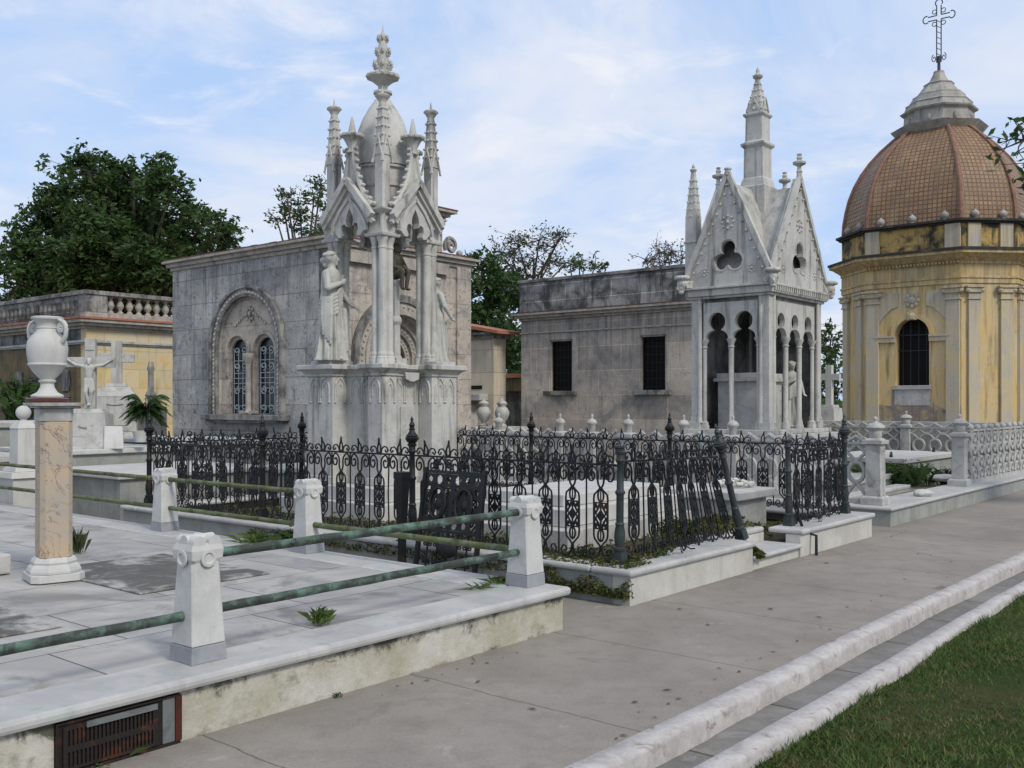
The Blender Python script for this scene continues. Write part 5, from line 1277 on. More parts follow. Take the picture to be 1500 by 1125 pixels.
for sg in (-1,1):
    b.cap((sg*.085,-.11,2.22),(sg*.22,-.09,2.25),.032,.026); b.cap((sg*.22,-.09,2.25),(sg*.35,-.075,2.33),.025,.017); b.ball((sg*.365,-.075,2.34),.022,8,6,(1.2,.7,1))
    for q in range(4): b.cap((sg*.375,-.08,2.33+.009*q),(sg*(.405-.004*q),-.085,2.335+.012*q),.007,.006,5)
    b.cap((sg*.36,-.085,2.35),(sg*.37,-.09,2.385),.007,.006,5)
    b.cap((sg*.035,-.10,1.97),(sg*.045,-.15,1.78),.048,.036); b.cap((sg*.045,-.15,1.78),(sg*.015,-.09,1.60),.034,.022); b.ball((sg*.015,-.12,1.565),.026,8,6,(.8,1.5,.8))
for t in range(5): b.cap((-.06,-.14,2.0-.03*t),(.065,-.14,1.985-.03*t),.022,.022)
b.cap((.065,-.13,1.97),(.085,-.12,1.82),.028,.018)
o=b.build('christ_figure',M['statue']); remesh(o,.008); o.location=cp; o.rotation_euler=(0,0,math.radians(8)); tag(o,'white carved Christ figure hanging on the left marble cross','statue')
bk=thing('book_tablet','white open book shaped stone tablet leaning before the crucifix monument','tablet',Vector(((152-750)/1450*15.9,15.9,.86)),math.radians(12))
b=MB(); b.add([(-.28,0,0),(-.01,-.03,0),(-.03,.12,.36),(-.28,.12,.36),(-.28,.05,0),(-.01,.03,0),(-.03,.17,.36),(-.28,.17,.36)],[(0,1,2,3),(4,7,6,5),(0,4,5,1),(3,2,6,7),(0,3,7,4),(1,5,6,2)]); b.build('left_page',M['marble'],bk,bevel=.006)
b=MB(); b.add([(.01,-.03,0),(.30,0,0),(.26,.12,.36),(-.01,.12,.36),(.01,.03,0),(.30,.05,0),(.26,.17,.36),(-.01,.17,.36)],[(0,1,2,3),(4,7,6,5),(0,4,5,1),(3,2,6,7),(0,3,7,4),(1,5,6,2)]); b.build('right_page',M['marble_clean'],bk,bevel=.006)
c2=Vector(((171-750)/1450*20,20,0)); C2=thing('cross_monument','bare marble cross on a tall chamfered pedestal, right of the crucifix','monument',c2,math.radians(18))
b=MB(); b.cbox(0,0,2.0,1.7,0,.75); b.cbox(0,0,1.6,1.4,.751,.92); b.cbox(0,0,.95,.75,.921,1.02,.02); b.cbox(0,0,.78,.60,1.021,1.72); b.cbox(0,0,.80,.62,1.721,1.92,.14); b.cbox(0,0,.40,.30,1.921,1.99,.02); b.build('pedestal',M['marble'],C2,bevel=.01)
b=MB(); b.box(-.10,.10,-.09,.09,1.991,2.85); b.box(-.34,-.1005,-.088,.088,2.42,2.60); b.box(.1005,.34,-.088,.088,2.42,2.60); b.build('cross',M['marble'],C2,bevel=.006)
b=MB(); b.box(-.22,.22,-.315,-.301,1.15,1.60); b.build('panel',M['marble'],C2); b=MB(); b.tube([(-.16+.05*i,-.33,1.58-.02*math.sin(i/6*PI)) for i in range(7)],.012,5); b.build('carved_garland',M['trim'],C2)
ob=thing('wall_vase','slender vase shaped column set against the yellow wall','column',Vector(((221-750)/1450*24,24,0)),.4)
b=MB(); b.cbox(0,0,.7,.5,0,1.5); b.lathe([(.12,1.5),(.05,1.6),(.08,1.68),(.14,1.78),(.10,1.86),(.075,1.9),(.065,2.35),(.09,2.42),(.05,2.6)],seg=12); b.build('shaft',M['trim'],ob,smooth=40)
pm=thing('potted_palm','small palm with drooping dark fronds behind the iron fence corner','palm',Vector(((214-750)/1450*17.5,17.5,0)),0)
b=MB(); b.tube([(0,0,.9),(.02,0,1.2),(0,0,1.42)],[.03,.028,.02],8); b.build('trunk',M['bark'],pm)
b=MB(); r_=random.Random(4)
for i in range(58):
    a=i*2.4; el=r_.uniform(.0,1.7); Ls=r_.uniform(.26,.40); prev=None
    dirv=Vector((math.cos(a),math.sin(a),0)); sd_=Vector((-math.sin(a),math.cos(a),0))
    pts=[Vector((0,0,1.42))+dirv*(Ls*t)+Vector((0,0,Ls*(el*1.5*t-1.0*t*t*(.7+el*.6)))) for t in [j/8 for j in range(9)]]
    b.tube(pts,.006,4)
    for j in range(1,9):
        for s2 in (-1,1):
            for h_ in (0,.5):
                p=pts[j]*(1-h_)+pts[j-1]*h_; q=p+sd_*s2*.13*(1-.5*j/9)+dirv*.06+Vector((0,0,-.05)); b.add([p+dirv*.02,q,p-dirv*.022],[(0,1,2)])
b.build('fronds',M['leaf_dark'],pm,fix=False)
pot=MB(); pot.lathe([(.09,0),(.13,.16),(.14,.18),(.12,.18)],seg=14); o=pot.build('flower_pot',M['marble_clean'],smooth=40); o.location=Vector(((206-750)/1450*16.2,16.2,.96)); tag(o,'small white pot standing on the tomb under the palm','pot')

# ============================================================ balustraded enclosure on the right
P3=plinth('balustrade_plinth','long grey plinth with pale coping under the white balustrades at right',12.92,22.7,4.42,13.0,.25,cw=.55,face=M['plinth_grey'],face2=M['plinth_grey'],nose=.04,t=.05,slab=M['earth'],inner_z=.16)
WP=M['marble']
def bal_post(parent,loc,h=1.0,base=True,k=1):
    b=MB()
    b.cbox(0,0,.30,.30,0,.09); b.cbox(0,0,.30,.30,.09,.115,.03); b.cbox(0,0,.20,.20,.115,.80); b.cbox(0,0,.27,.27,.8005,.855,-.0); b.cbox(0,0,.22,.22,.8555,.88,.03)
    o=b.build('post',WP,parent,bevel=.006,loc=loc)
    b=MB(); b.lathe([(r_*k,h_) for r_,h_ in ((.075,.875),(.085,.89),(.085,.98),(.11,1.0),(.125,1.02),(.115,1.045),(.08,1.075),(.03,1.09),(.022,1.11),(.032,1.13),(.022,1.16),(.004,1.17))],seg=16); b.build('finial',WP,o,smooth=45)
    return o
def bal_module_mb(n,w):
    b=MB(); t=.028
    for i in range(n):
        c=(i+.5)*w; k=w/.36
        b.tube([(c+.125*k*math.cos(a*PI/8),0,.42+.135*math.sin(a*PI/8)) for a in range(16)],.030,6,True)
        for sg in (-1,1):
            b.tube([(c,0,.285),(c+sg*.10*k,0,.17),(c+sg*.18*k,0,.06)],.026,5)
            b.tube([(c,0,.555),(c+sg*.09*k,0,.64),(c+sg*.18*k,0,.70)],.024,5)
            b.tube([(c+sg*.18*k,0,.655),(c+sg*.09*k,0,.72),(c,0,.80)],.024,5)
            b.tube([(c+sg*.18*k,0,.82),(c+sg*.10*k,0,.845),(c,0,.905)],.026,5)
    b.box(0,n*w,-.045,.045,.0,.055); b.box(0,n*w,-.03,.03,.795,.825)
    return b
_bm={}
def bal_panel(parent,n,W_,loc,rot):
    key=(n,round(W_,3))
    if key in _bm:
        o=bpy.data.objects.new('balustrade_panel',_bm[key]); COL.objects.link(o); o.parent=parent; o.location=loc; o.rotation_euler=(0,0,rot)
    else:
        o=bal_module_mb(n,W_/n).build('balustrade_panel',WP,parent,smooth=50,loc=loc,rot=rot,fix=False); _bm[key]=o.data
    return o
G3='white balustrades around the tower tomb'
S0,S1,MF,MB_=13.22,22.4,4.72,12.7
f1=thing('balustrade','white pierced balustrade directly behind the black iron fence','balustrade',L(S0,MF,.25),AL,G3)
ms=[0,2.08,2.90,3.90,4.60,5.25,6.6,7.98]
for y in ms: bal_post(f1,(0,y,0),k=1 if y==0 else .72)
for a_,c_ in zip(ms[:-1],ms[1:]):
    n=max(1,round((c_-a_)/.36)); bal_panel(f1,n,c_-a_-.2,(0,a_+.1,0),PI/2)
f2=thing('balustrade','white balustrade with slanting lattice rising along the footpath at far right','balustrade',L(17.05,MF,.25),AL,G3)
bal_post(f2,(0,0,0)); bal_post(f2,(5.3,0,0))
b=MB()
for i in range(11):
    x=.62+i*.42
    for sg in (1,):
        pts=[(x+.05*math.sin(j*PI/1.5)+.0,0.0,.06+j*.86/9) for j in range(10)]
        b.tube(pts,.034,5)
    for j in range(4): b.tube([(x+.21+.085*math.cos(a*PI/5),0,.16+j*.2+.07*math.sin(a*PI/5)) for a in range(10)],.026,5,True)
    b.ball((x,0,.93),.055,8,5)
b.box(.45,5.2,-.05,.05,0,.06); b.box(.5,5.2,-.03,.03,.87,.90); b.build('lattice_panel',WP,f2,smooth=50)
f3=thing('balustrade','far white balustrade with circles and wavy top before the yellow chapel','balustrade',L(S1,MF,.25),AL,G3)
for y in (0,2.6,5.2,7.8):
    if y>0: bal_post(f3,(0,y,0))
    if y<7.8: bal_panel(f3,7,2.4,(0,y+.1,0),PI/2)
b=MB(); b.box(.10,.45,0,7.9,0,.93); b.build('back_wall',M['marble'],f3)
# slabs, rubble and bush inside
tomb_box(15.2,17.3,5.9,7.6-1.0,.38,'flat white ledger slab behind the gate gap of the balustrade',.09,'marble',0,.03)
tomb_box(18.2,21.2,6.0,7.6,.60,'white tomb slab behind the bush in the balustraded plot',.1,'marble_clean',2,.05)
tomb_box(13.9,16.6,4.95+.4,5.6,.262,'thin marble threshold between the two front balustrade posts',.06,'marble',0,0)
for i,(px,py,r0,st,lb_) in enumerate(((1352,727,.10,(1.5,.8,.6),'broken white marble lump lying beside the middle balustrade post'),(1384,705,.14,(2.0,.8,.5),'long white marble fragment left of the lattice panel'),(1418,701,.09,(1,1,.5),'small white stone chip right of the long fragment'),(1388,698,.05,(1,1,2),'tiny upright white stone against the middle post'))):
    b=MB(); b.ball((0,0,r0*st[2]*.8),r0,9,6,st); rr=random.Random(i)
    b.v=[(x*(1+rr.uniform(-.15,.15)),y*(1+rr.uniform(-.15,.15)),max(0,z)) for x,y,z in b.v]
    o=b.build('marble_fragment',M['marble_clean']); o.location=at(px,py,.25); tag(o,lb_,'stone')
sprig('bush','low green bush growing inside the balustraded plot',L(17.6,6.0,.16),260,.42,.42,.03,'leaf_mid',seed=31,cat='bush',along=(.5,.4))
sprig('bush','small green weed clump behind the middle balustrade post',L(18.3,5.3,.16),90,.3,.3,.025,'leaf_mid',seed=32,cat='bush')

# ============================================================ Gothic canopy tomb with tall spire
K=thing('canopy_tomb','pale marble Gothic canopy tomb with steep gables and square spire','tomb',L(14.5,6.82),AL)
mk=M['marble_warm']; X,Y=2.10,1.44; z0=1.17
b=MB(); b.box(-.12,X+.12,-.12,Y+.12,0,1.02); b.build('podium',M['marble'],K)
b=MB(); b.box(-.2,X+.2,-.2,Y+.2,1.021,1.10); b.box(-.1,X+.1,-.1,Y+.1,1.101,z0); b.build('podium_cap',mk,K,bevel=.01)
b=MB()
for y in (.1,.55,1.0): b.box(-.14,-.121,y,y+.35,.2,.9)
for x in (.1,.62,1.14,1.66): b.box(x,x+.4,-.14,-.121,.2,.9)
b.build('podium_panel',mk,K,bevel=.004)
ZC=3.30
for (x,y) in ((0,0),(X,0),(0,Y),(X,Y)):
    b=MB(); sx=1 if x==0 else -1; sy=1 if y==0 else -1
    xa,xb=sorted((x,x+sx*.22)); ya,yb=sorted((y,y+sy*.20))
    b.box(xa,xb,ya,yb,z0,z0+.12); b.box(xa+.02,xb-.02,ya+.02,yb-.02,z0+.12,z0+.2); b.box(xa+.03,xb-.03,ya+.03,yb-.03,z0+.2,ZC)
    b.lathe([(.05,z0+.1),(.04,z0+.2),(.035,ZC)],xb-.03 if sx>0 else xa+.03,ya+.03 if sy>0 else yb-.03,8)
    b.lathe([(.05,z0+.1),(.04,z0+.2),(.035,ZC)],xa+.04 if sx>0 else xb-.04,yb-.02 if sy>0 else ya+.02,8)
    b.build('corner_pier',mk,K,bevel=.006)
def keyhole(c,w,zs,r):
    """round eye over a wider pointed arch"""
    P=[(c-w,zs-.02)]
    for i in range(7):
        a=i/6*1.15; P.append((c-w+w*1.05*(1-math.cos(a)),zs+.42*w*2.2*math.sin(a)*.75))
    zn=P[-1][1]; xn=abs(P[-1][0]-c)
    zc=zn+math.sqrt(max(r*r-xn*xn,0)); a0=math.asin(min(1,xn/r))
    E_=[]
    for i in range(15):
        a=-PI/2-a0-(2*PI-2*a0)*i/14
        E_.append((c+r*math.cos(a),zc+r*math.sin(a)))
    R_=[(2*c-x,z) for x,z in P[::-1]]
    return P+E_[1:-1]+R_
def arcade(ax,off,span0,span1,n,zs,r,wf=.40):
    b=MB(); w=(span1-span0)/n; pts=[(span0,ZC),(span0,zs-.02)]
    for i in range(n):
        c=span0+(i+.5)*w; pts+=keyhole(c,w*wf,zs,r)
    pts+=[(span1,zs-.02),(span1,ZC)]
    clean=[pts[0]]
    for p in pts[1:]:
        if abs(p[0]-clean[-1][0])+abs(p[1]-clean[-1][1])>1e-4: clean.append(p)
    b.plate(clean,[],'y' if ax else 'x',off-.045,off+.045); o=b.build('arcade',mk,K)
    for i in range(n+1):
        c=span0+i*w; rr_=.043 if 0<i<n else .035
        b=MB(); x,y=(c,off) if ax else (off,c)
        b.lathe([(.075,0),(.075,.05),(.06,.07),(.062,.10),(rr_,.13),(rr_,zs-z0-.17),(rr_+.012,zs-z0-.16),(rr_+.012,zs-z0-.14),(rr_,zs-z0-.13),(rr_+.01,zs-z0-.09),(.075,zs-z0-.04),(.08,zs-z0-.021)],x,y,12,z=z0)
        b.build('column',mk,K,smooth=40)
arcade(0,.10,.24,Y-.24,2,2.66,.155,.42)
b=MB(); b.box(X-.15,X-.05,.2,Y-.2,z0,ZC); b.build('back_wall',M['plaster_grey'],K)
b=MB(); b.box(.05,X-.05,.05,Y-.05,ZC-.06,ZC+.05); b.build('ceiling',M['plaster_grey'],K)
arcade(1,.10,.26,X-.26,3,2.68,.135,.38); 
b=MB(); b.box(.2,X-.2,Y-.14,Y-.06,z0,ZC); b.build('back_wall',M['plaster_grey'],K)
b=MB(); b.box(-.01,X+.01,-.01,Y+.01,ZC+.001,ZC+.04); b.box(-.05,X+.05,-.05,Y+.05,ZC+.041,ZC+.15); b.box(-.09,X+.09,-.09,Y+.09,ZC+.151,ZC+.19); b.build('cornice',mk,K,bevel=.008)
b=MB()
for i in range(27): b.box(.02+i*.08,.055+i*.08,-.085,-.051,ZC+.07,ZC+.15)
b.build('dentils',mk,K)
ZG=ZC+.191
def trefoil(c,z,r):
    P=[]
    for k,(cx,cz) in enumerate(((-.85,-.45),(0,.95),(.85,-.45))):
        a0={0:-PI*.45+0,1:-PI-.25,2:-PI*1.25+.0}[k]
    P=[]; a=.62; q=.60; dd=a*.5+math.sqrt(q*q-.75*a*a); n=11
    for ph in (90,210,330):
        p=math.radians(ph); cx,cz=a*math.cos(p),a*math.sin(p)
        s_=math.radians(ph-60); e_=math.radians(ph+60)
        A0=math.atan2(dd*math.sin(s_)-cz,dd*math.cos(s_)-cx); A1=math.atan2(dd*math.sin(e_)-cz,dd*math.cos(e_)-cx)
        while A1<A0: A1+=2*PI
        for i in range(n): P.append((c+1.35*r*(cx+q*math.cos(A0+(A1-A0)*(i+.02)/(n-.96))),z+1.35*r*(cz+q*math.sin(A0+(A1-A0)*(i+.02)/(n-.96)))))
    return P
def gable2(ax,off,W_,Hh,sg,hole=True,finial=True,eye=.12):
    b=MB(); c=W_/2; e=.10
    outer=[(-e,ZG),(W_+e,ZG),(c+.03,ZG+Hh),(c-.03,ZG+Hh)]
    b.plate(outer,[trefoil(c,ZG+.46,eye*1.35)],'y' if ax else 'x',min(off,off+sg*.10),max(off,off+sg*.10)); g_=b.build('gable',mk,K)
    P3=lambda u,w,z:(u,w,z) if ax else (w,u,z)
    b=MB(); o2=off-sg*.02
    for s2 in (-1,1):
        u0=c+s2*(c+e); b.tube([P3(u0,off,ZG+.02),P3(c,off,ZG+Hh+.02)],.055,4)
        for k in range(11):
            t=.05+.085*k; b.ball(P3(u0*(1-t)+c*t-s2*.10,o2,(ZG)*(1-t)+(ZG+Hh)*t),.021,6,4)
    b.build('raking_moulding',mk,g_)
    b=MB()
    for (uu,zz_,R_) in ((c,ZG+1.02,.10),(c-.42*c/.72,ZG+.25,.06),(c+.42*c/.72,ZG+.25,.06)):
        for k in range(8): b.ball(P3(uu+R_*math.cos(k*PI/4),off-sg*.002,zz_+R_*math.sin(k*PI/4)),R_*.24,6,4)
        b.ball(P3(uu,off-sg*.002,zz_),R_*.35,6,4)
    P=trefoil(c,ZG+.46,eye*1.5)+[]
    b.tube([P3(p[0],off-sg*.0,p[1]) for p in P],.014,4,True)
    b.build('carved_rosette',mk,g_,smooth=60)
    b=MB(); x,y,_=P3(c,off,0)
    if finial:
        b.lathe([(.05,0),(.045,.12),(.055,.13),(.04,.15),(.035,.22),(.06,.235),(.11,.26),(.115,.29),(.06,.31),(.035,.32),(.05,.36),(.03,.39),(.045,.42),(.01,.44)],x,y,8,z=ZG+Hh-.02)
        b.build('gable_finial',mk,g_,smooth=40)
    else:
        b.lathe([(.05,0),(.05,.08),(.065,.09),(.06,.11)],x,y,8,z=ZG+Hh-.02); b.build('finial_stub',mk,g_)
HG=1.80
gable2(0,-.02,Y,HG,1,finial=False); gable2(0,X+.02,Y,HG,-1)
gable2(1,-.02,X,HG,1,eye=.125); gable2(1,Y+.02,X,HG,-1)
# intersecting steep roofs
def roof(x0,x1,yc_,hw,ax,h):
    b=MB()
    P=[(x0,yc_-hw,ZG),(x0,yc_+hw,ZG),(x0,yc_,ZG+h),(x1,yc_-hw,ZG),(x1,yc_+hw,ZG),(x1,yc_,ZG+h)]
    if ax: P=[(p[1],p[0],p[2]) for p in P]
    th=.05; Q=[(p[0],p[1],p[2]-th*2.2) for p in P]
    b.add(P+Q,[(0,2,5,3),(1,4,5,2),(6,9,11,8),(7,8,11,10)]); return b
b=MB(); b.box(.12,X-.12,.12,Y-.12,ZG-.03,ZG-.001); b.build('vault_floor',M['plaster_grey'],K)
b=roof(.08,X-.08,Y/2,Y/2-.04,0,HG-.12); b.build('roof',M['marble'],K,fix=False)
b=roof(.08,Y-.08,X/2,X/2-.04,1,HG-.13); b.build('roof',M['marble'],K,fix=False)
# spire
b=MB(); cx,cy=X/2,Y/2
b.sq([(.24,ZG+.9),(.24,ZG+1.74),(.22,ZG+1.76),(.19,ZG+1.88),(.175,ZG+1.90),(.17,ZG+2.40),(.18,ZG+2.41),(.215,ZG+2.45),(.215,ZG+2.49),(.175,ZG+2.50),(.155,ZG+2.53),(.15,ZG+2.92),(.16,ZG+2.93),(.185,ZG+2.96),(.185,ZG+2.99),(.15,ZG+3.0)],cx,cy); b.build('spire_shaft',mk,K,bevel=.006)
b=MB(); zt=ZG+3.0
b.sq([(.14,zt),(.135,zt+.05),(.04,zt+.52),(.03,zt+.60)],cx,cy)
for k in range(5):
    for j in range(8):
        R0=(.17 if j%2 else .14)*(1-.17*k); b.ball((cx+R0*math.cos(j*PI/4),cy+R0*math.sin(j*PI/4),zt+.06+k*.11),.032-.003*k,6,4)
for j in range(4):
    a=j*PI/2
    b.tube([(cx+.15*math.cos(a)-.11*math.sin(a),cy+.15*math.sin(a)+.11*math.cos(a),zt+.02),(cx+.15*math.cos(a),cy+.15*math.sin(a),zt+.25),(cx+.15*math.cos(a)+.11*math.sin(a),cy+.15*math.sin(a)-.11*math.cos(a),zt+.02)],.016,4)
b.lathe([(.03,.58),(.06,.60),(.085,.62),(.09,.65),(.05,.67),(.03,.70),(.035,.73),(.004,.80)],cx,cy,8,z=zt)
b.build('crocketed_top',mk,K,smooth=50)
# pinnacle on the left corner
def pinn(x,y,zb,zt_):
    b=MB(); b.sq([(.10,zb),(.10,zb+.86),(.12,zb+.88),(.12,zb+.90),(.10,zb+.91),(.095,zb+1.30),(.03,zt_-.12),(.025,zt_-.1)],x,y)
    for k in range(6):
        for j in range(8):
            R0=(.115 if j%2 else .095)*(1-.10*k); b.ball((x+R0*math.cos(j*PI/4),y+R0*math.sin(j*PI/4),zb+1.32+k*.12),.022,6,4)
    b.lathe([(.03,0),(.055,.03),(.06,.05),(.02,.08),(.03,.1),(.003,.15)],x,y,8,z=zt_-.12); return b
pinn(.18,Y+.02,ZG-.1,5.42+.15).build('corner_pinnacle',mk,K,smooth=40)
# carved heads at the feet of the gables
for i,(x,y) in enumerate(((-.08,-.08),(X+.08,-.08),(-.08,Y+.08))):
    b=MB(); a=math.atan2(y-Y/2,x-X/2); rm=Matrix.Rotation(a,3,'Z')
    hd=MB(); hd.ball((0,0,0),.085,12,9,(.95,.85,1.15)); hd.cap((.075,0,.0),(.095,0,-.03),.012,.016); hd.ball((.07,0,-.055),.02,8,6,(.8,1.5,.6))
    for sg in (-1,1): hd.ball((.07,sg*.032,.015),.014,6,5); hd.ball((0,sg*.08,0),.02,6,5,(1,.5,1.4))
    hd.ball((-.01,0,.05),.10,12,8,(1,1.05,.8)); hd.lathe([(.06,.10),(.13,.12),(.14,.15),(.11,.18),(.01,.19)],seg=12); hd.ball((.02,0,-.09),.05,8,6,(1,1,.8))
    hd.xf(lambda p:(rm@p)+Vector((x,y,ZG+.03))); o=hd.build('carved_head',mk,K); remesh(o,.009)
# inside: marble sarcophagus
sc_=thing('sarcophagus','grey marble sarcophagus with moulded lid inside the canopy tomb','sarcophagus',L(14.5+.42,6.82+.38,z0+.001),AL)
b=MB(); b.box(0,.95,.05,.75,0,.78); b.build('chest',M['marble'],sc_); b=MB(); b.box(-.06,1.01,-.01,.81,.781,.84); b.box(-.02,.97,.03,.77,.841,.92); b.build('lid',mk,sc_,bevel=.008)
robed('robed_statue','small white statue visible through the arches of the canopy tomb',L(16.18,7.22,z0+.001),math.radians(-75),1.12,1)
b=MB(); b.box(.9,2.0,.95,1.3,z0+.001,ZC-.6); 

# ============================================================ crosses behind the canopy tomb
def cross_tomb(px,d,z_top,label,k=1.0):
    p=Vector(((px-750)/1450*d,d,0)); r=thing('cross_monument',label,'monument',p,AL)
    h=z_top; b=MB(); b.cbox(0,0,1.5,1.2,0,.9); b.cbox(0,0,1.1,.9,.901,1.05,.03); b.cbox(0,0,.6,.5,1.051,h-1.08,.03); b.cbox(0,0,.42,.36,h-1.079,h-1.0,.02); b.build('pedestal',M['marble'],r,bevel=.01)
    b=MB(); b.box(-.07,.07,-.08,.08,h-.999,h); b.box(-.068,.068,-.28,-.0805,h-.38,h-.22); b.box(-.068,.068,.0805,.28,h-.38,h-.22); b.build('cross',M['marble_clean'],r,bevel=.006)
    return r
cross_tomb(1215,25,2.55,'white cross on a stepped pedestal between canopy tomb and chapel')
# scattered low tombs far behind
for i,(s,m,w_,l_,h_,lb_) in enumerate(((15.8,13.9,1.2,1.2,1.0,'pale low tomb block behind the iron fence before the tomb houses'),(24.0,5.2,1.5,1.2,1.1,'white tomb block beyond the far balustrade at the right edge'),(22.9,9.6,1.6,1.3,1.15,'low white tomb block at the foot of the yellow chapel'))):
    tomb_box(s,s+w_,m,m+l_,h_,lb_,.1)

# ============================================================ yellow domed chapel
CH=thing('domed_chapel','yellow octagonal chapel with brown tiled dome, lantern and cross','chapel',L(33.64,9.95),AL)
hs=2.64; fw=1.42
def octp(h,f): return [(-h,-f),(-f,-h),(f,-h),(h,-f),(h,f),(f,h),(-f,h),(-h,f)]
def octo(b,o_,z0_,z1_,top=None):
    P=octp(hs+o_,fw+o_*.41); Q=octp(hs+(o_ if top is None else top),fw+(o_ if top is None else top)*.41)
    b.add([(x,y,z0_) for x,y in P]+[(x,y,z1_) for x,y in Q],[tuple(range(8))[::-1],tuple(range(8,16))]+[(i,(i+1)%8,8+(i+1)%8,8+i) for i in range(8)])
dr=M['drum']
b=MB(); b.plate([(-fw,.0),(fw,.0),(fw,5.15),(-fw,5.15)],[arch(0,.50,2.13,3.68,14)],'x',-hs,-hs+.35); b.build('window_wall',dr,CH)
P=octp(hs,fw)
b=MB()
for i in range(7):
    a,c=Vector(P[i]),Vector(P[i+1]); n_=Vector((c.y-a.y,-(c.x-a.x))).normalized()*-.3
    if n_.dot(-a)<0: n_=-n_
    b.add([(a.x,a.y,0),(c.x,c.y,0),(c.x+n_.x,c.y+n_.y,0),(a.x+n_.x,a.y+n_.y,0),(a.x,a.y,5.15),(c.x,c.y,5.15),(c.x+n_.x,c.y+n_.y,5.15),(a.x+n_.x,a.y+n_.y,5.15)],[(0,3,2,1),(4,5,6,7),(0,1,5,4),(1,2,6,5),(2,3,7,6),(3,0,4,7)])
b.build('wall',dr,CH)
b=MB()
b.plate([(-fw+.02,0),(fw-.02,0),(fw-.02,1.30),(fw-.30,1.55),(.62,1.50),(.60,2.0),(-.60,2.0),(-.56,1.62),(-.95,1.4),(-fw+.02,1.5)],[],'x',-hs-.012,-hs-.002); b.build('bared_masonry',M['chapel_base'],CH)
wi=MB(); wi.box(-hs-.06,-hs+.2,-.56,.56,2.0,2.128); W_=wi.build('arched_window',M['marble'],CH,bevel=.01)
b=MB(); b.box(-hs+.36,-hs+.40,-.6,.6,2.0,4.4); b.build('opening_shade_sheet',M['black'],W_)  # solid black sheet behind the window, shade put in as colour
b=MB(); 
for y in (-.35,-.12,.12,.35): b.tube([(-hs+.25,y,2.13),(-hs+.25,y,4.1)],.012,4)
b.tube([(-hs+.25,-.5,3.2),(-hs+.25,.5,3.2)],.015,4); b.tube([(-hs+.25,-.5,3.68),(-hs+.25,.5,3.68)],.02,4); b.build('iron_bars',M['iron_grey'],W_)
b=MB(); b.box(-hs-.02,-hs-.001,-.52,.52,1.52,1.998); b.build('blocked_panel',M['marble'],W_)
b=MB(); b.box(-hs-.07,-hs-.001,-.24+.10,.14,4.12,4.36); b.lathe([(.09,4.14),(.11,4.25),(.08,4.33)],-hs-.07,0,8)
b.build('keystone',M['pilaster'],W_)
b=MB()
for sg in (-1,1):
    y0,y1=sorted((sg*.505,sg*1.12)); b.box(-hs-.10,-hs-.001,y0,y1,3.60,3.66); b.box(-hs-.07,-hs-.001,y0,y1,3.46,3.599)
b.build('impost',M['pilaster'],W_)
b=MB(); b.plate(annulus(0,.51,.64,3.67,3.661,14),[],'x',-hs-.045,-hs-.001); b.build('arch_band',dr,W_)
for sg in (-1,1):
    b=MB(); Q=[(sg*1.10,4.30-.45),(sg*1.10,4.98),(sg*.42,4.98),(sg*.42,4.55),(sg*.62,4.48),(sg*.84,4.28),(sg*.98,4.08)]
    b.plate(Q,[],'x',-hs-.04,-hs-.001); b.build('spandrel_panel',M['pilaster'],CH)
b=MB()
for k in range(8): b.ball((-hs-.03,.17*math.cos(k*PI/4),4.72+.17*math.sin(k*PI/4)),.075,6,4,(.5,1,1))
b.ball((-hs-.04,0,4.72),.12,8,6,(.5,1,1)); b.build('rosette',M['pilaster'],CH)
# pilasters
def pilaster(x,y,nx,ny,w=.46):
    """x,y on wall face, outward normal (nx,ny)"""
    tx,ty=-ny,nx
    def pb(h0,h1,hw,o0,o1):
        b=MB(); q=[]
        for (u,o_) in ((-hw,o0),(hw,o0),(hw,o1),(-hw,o1)): q.append((x+tx*u+nx*o_,y+ty*u+ny*o_))
        b.prism(q,h0,h1); return b
    b=MB()
    for a in ((0.25,.42,w*.62,.001,.17),(.421,.52,w*.56,.001,.13),(.521,4.66,w*.42,.001,.085),(4.661,4.72,w*.50,.001,.12),(4.721,4.86,w*.44,.001,.10),(4.861,5.0,w*.58,.001,.15),(5.001,5.06,w*.66,.001,.19)): b.merge(pb(*a))
    for sg in (-1,1):
        p=Vector((x+tx*sg*w*.52+nx*.10,y+ty*sg*w*.52+ny*.10,4.93)); b.ball(p,.085,8,6)
    b.build('pilaster',M['pilaster'],CH,bevel=.006)
for sg in (-1,1): pilaster(-hs,sg*1.19,-1,0)
d_=.7071
for (cx,cy,nx,ny) in ((-(hs+fw)/2,-(hs+fw)/2,-d_,-d_),(-(hs+fw)/2,(hs+fw)/2,-d_,d_)):
    for sg in (-1,1):
        tx,ty=-ny,nx; pilaster(cx+tx*sg*.50,cy+ty*sg*.50,nx,ny,.42)
for sg in (-1,1): pilaster(sg*1.19,-hs,0,-1)
b=MB(); octo(b,.04,5.151,5.30); octo(b,.07,5.301,5.36); octo(b,.03,5.361,5.72); octo(b,.06,5.721,5.80); octo(b,.06,5.801,6.0,.34); octo(b,.40,6.001,6.09); b.build('entablature',dr,CH)
b=MB()
for k in range(27): b.box(-hs-.16,-hs-.05,-1.4+k*.105,-1.345+k*.105,5.74,5.80)
b.build('dentils',dr,CH)
b=MB(); octo(b,.44,6.091,6.16); octo(b,.30,6.161,6.22,.12); b.build('blackened_ledge',M['black_lip'],CH)
b=MB(); octo(b,.02,6.221,6.92); b.build('attic',M['chapel_cornice'],CH)
for sg in (-1,1):
    b=MB(); b.box(-hs-.10,-hs-.021,sg*1.19-.22,sg*1.19+.22,6.222,6.919); b.build('attic_pier',M['pilaster'],CH)
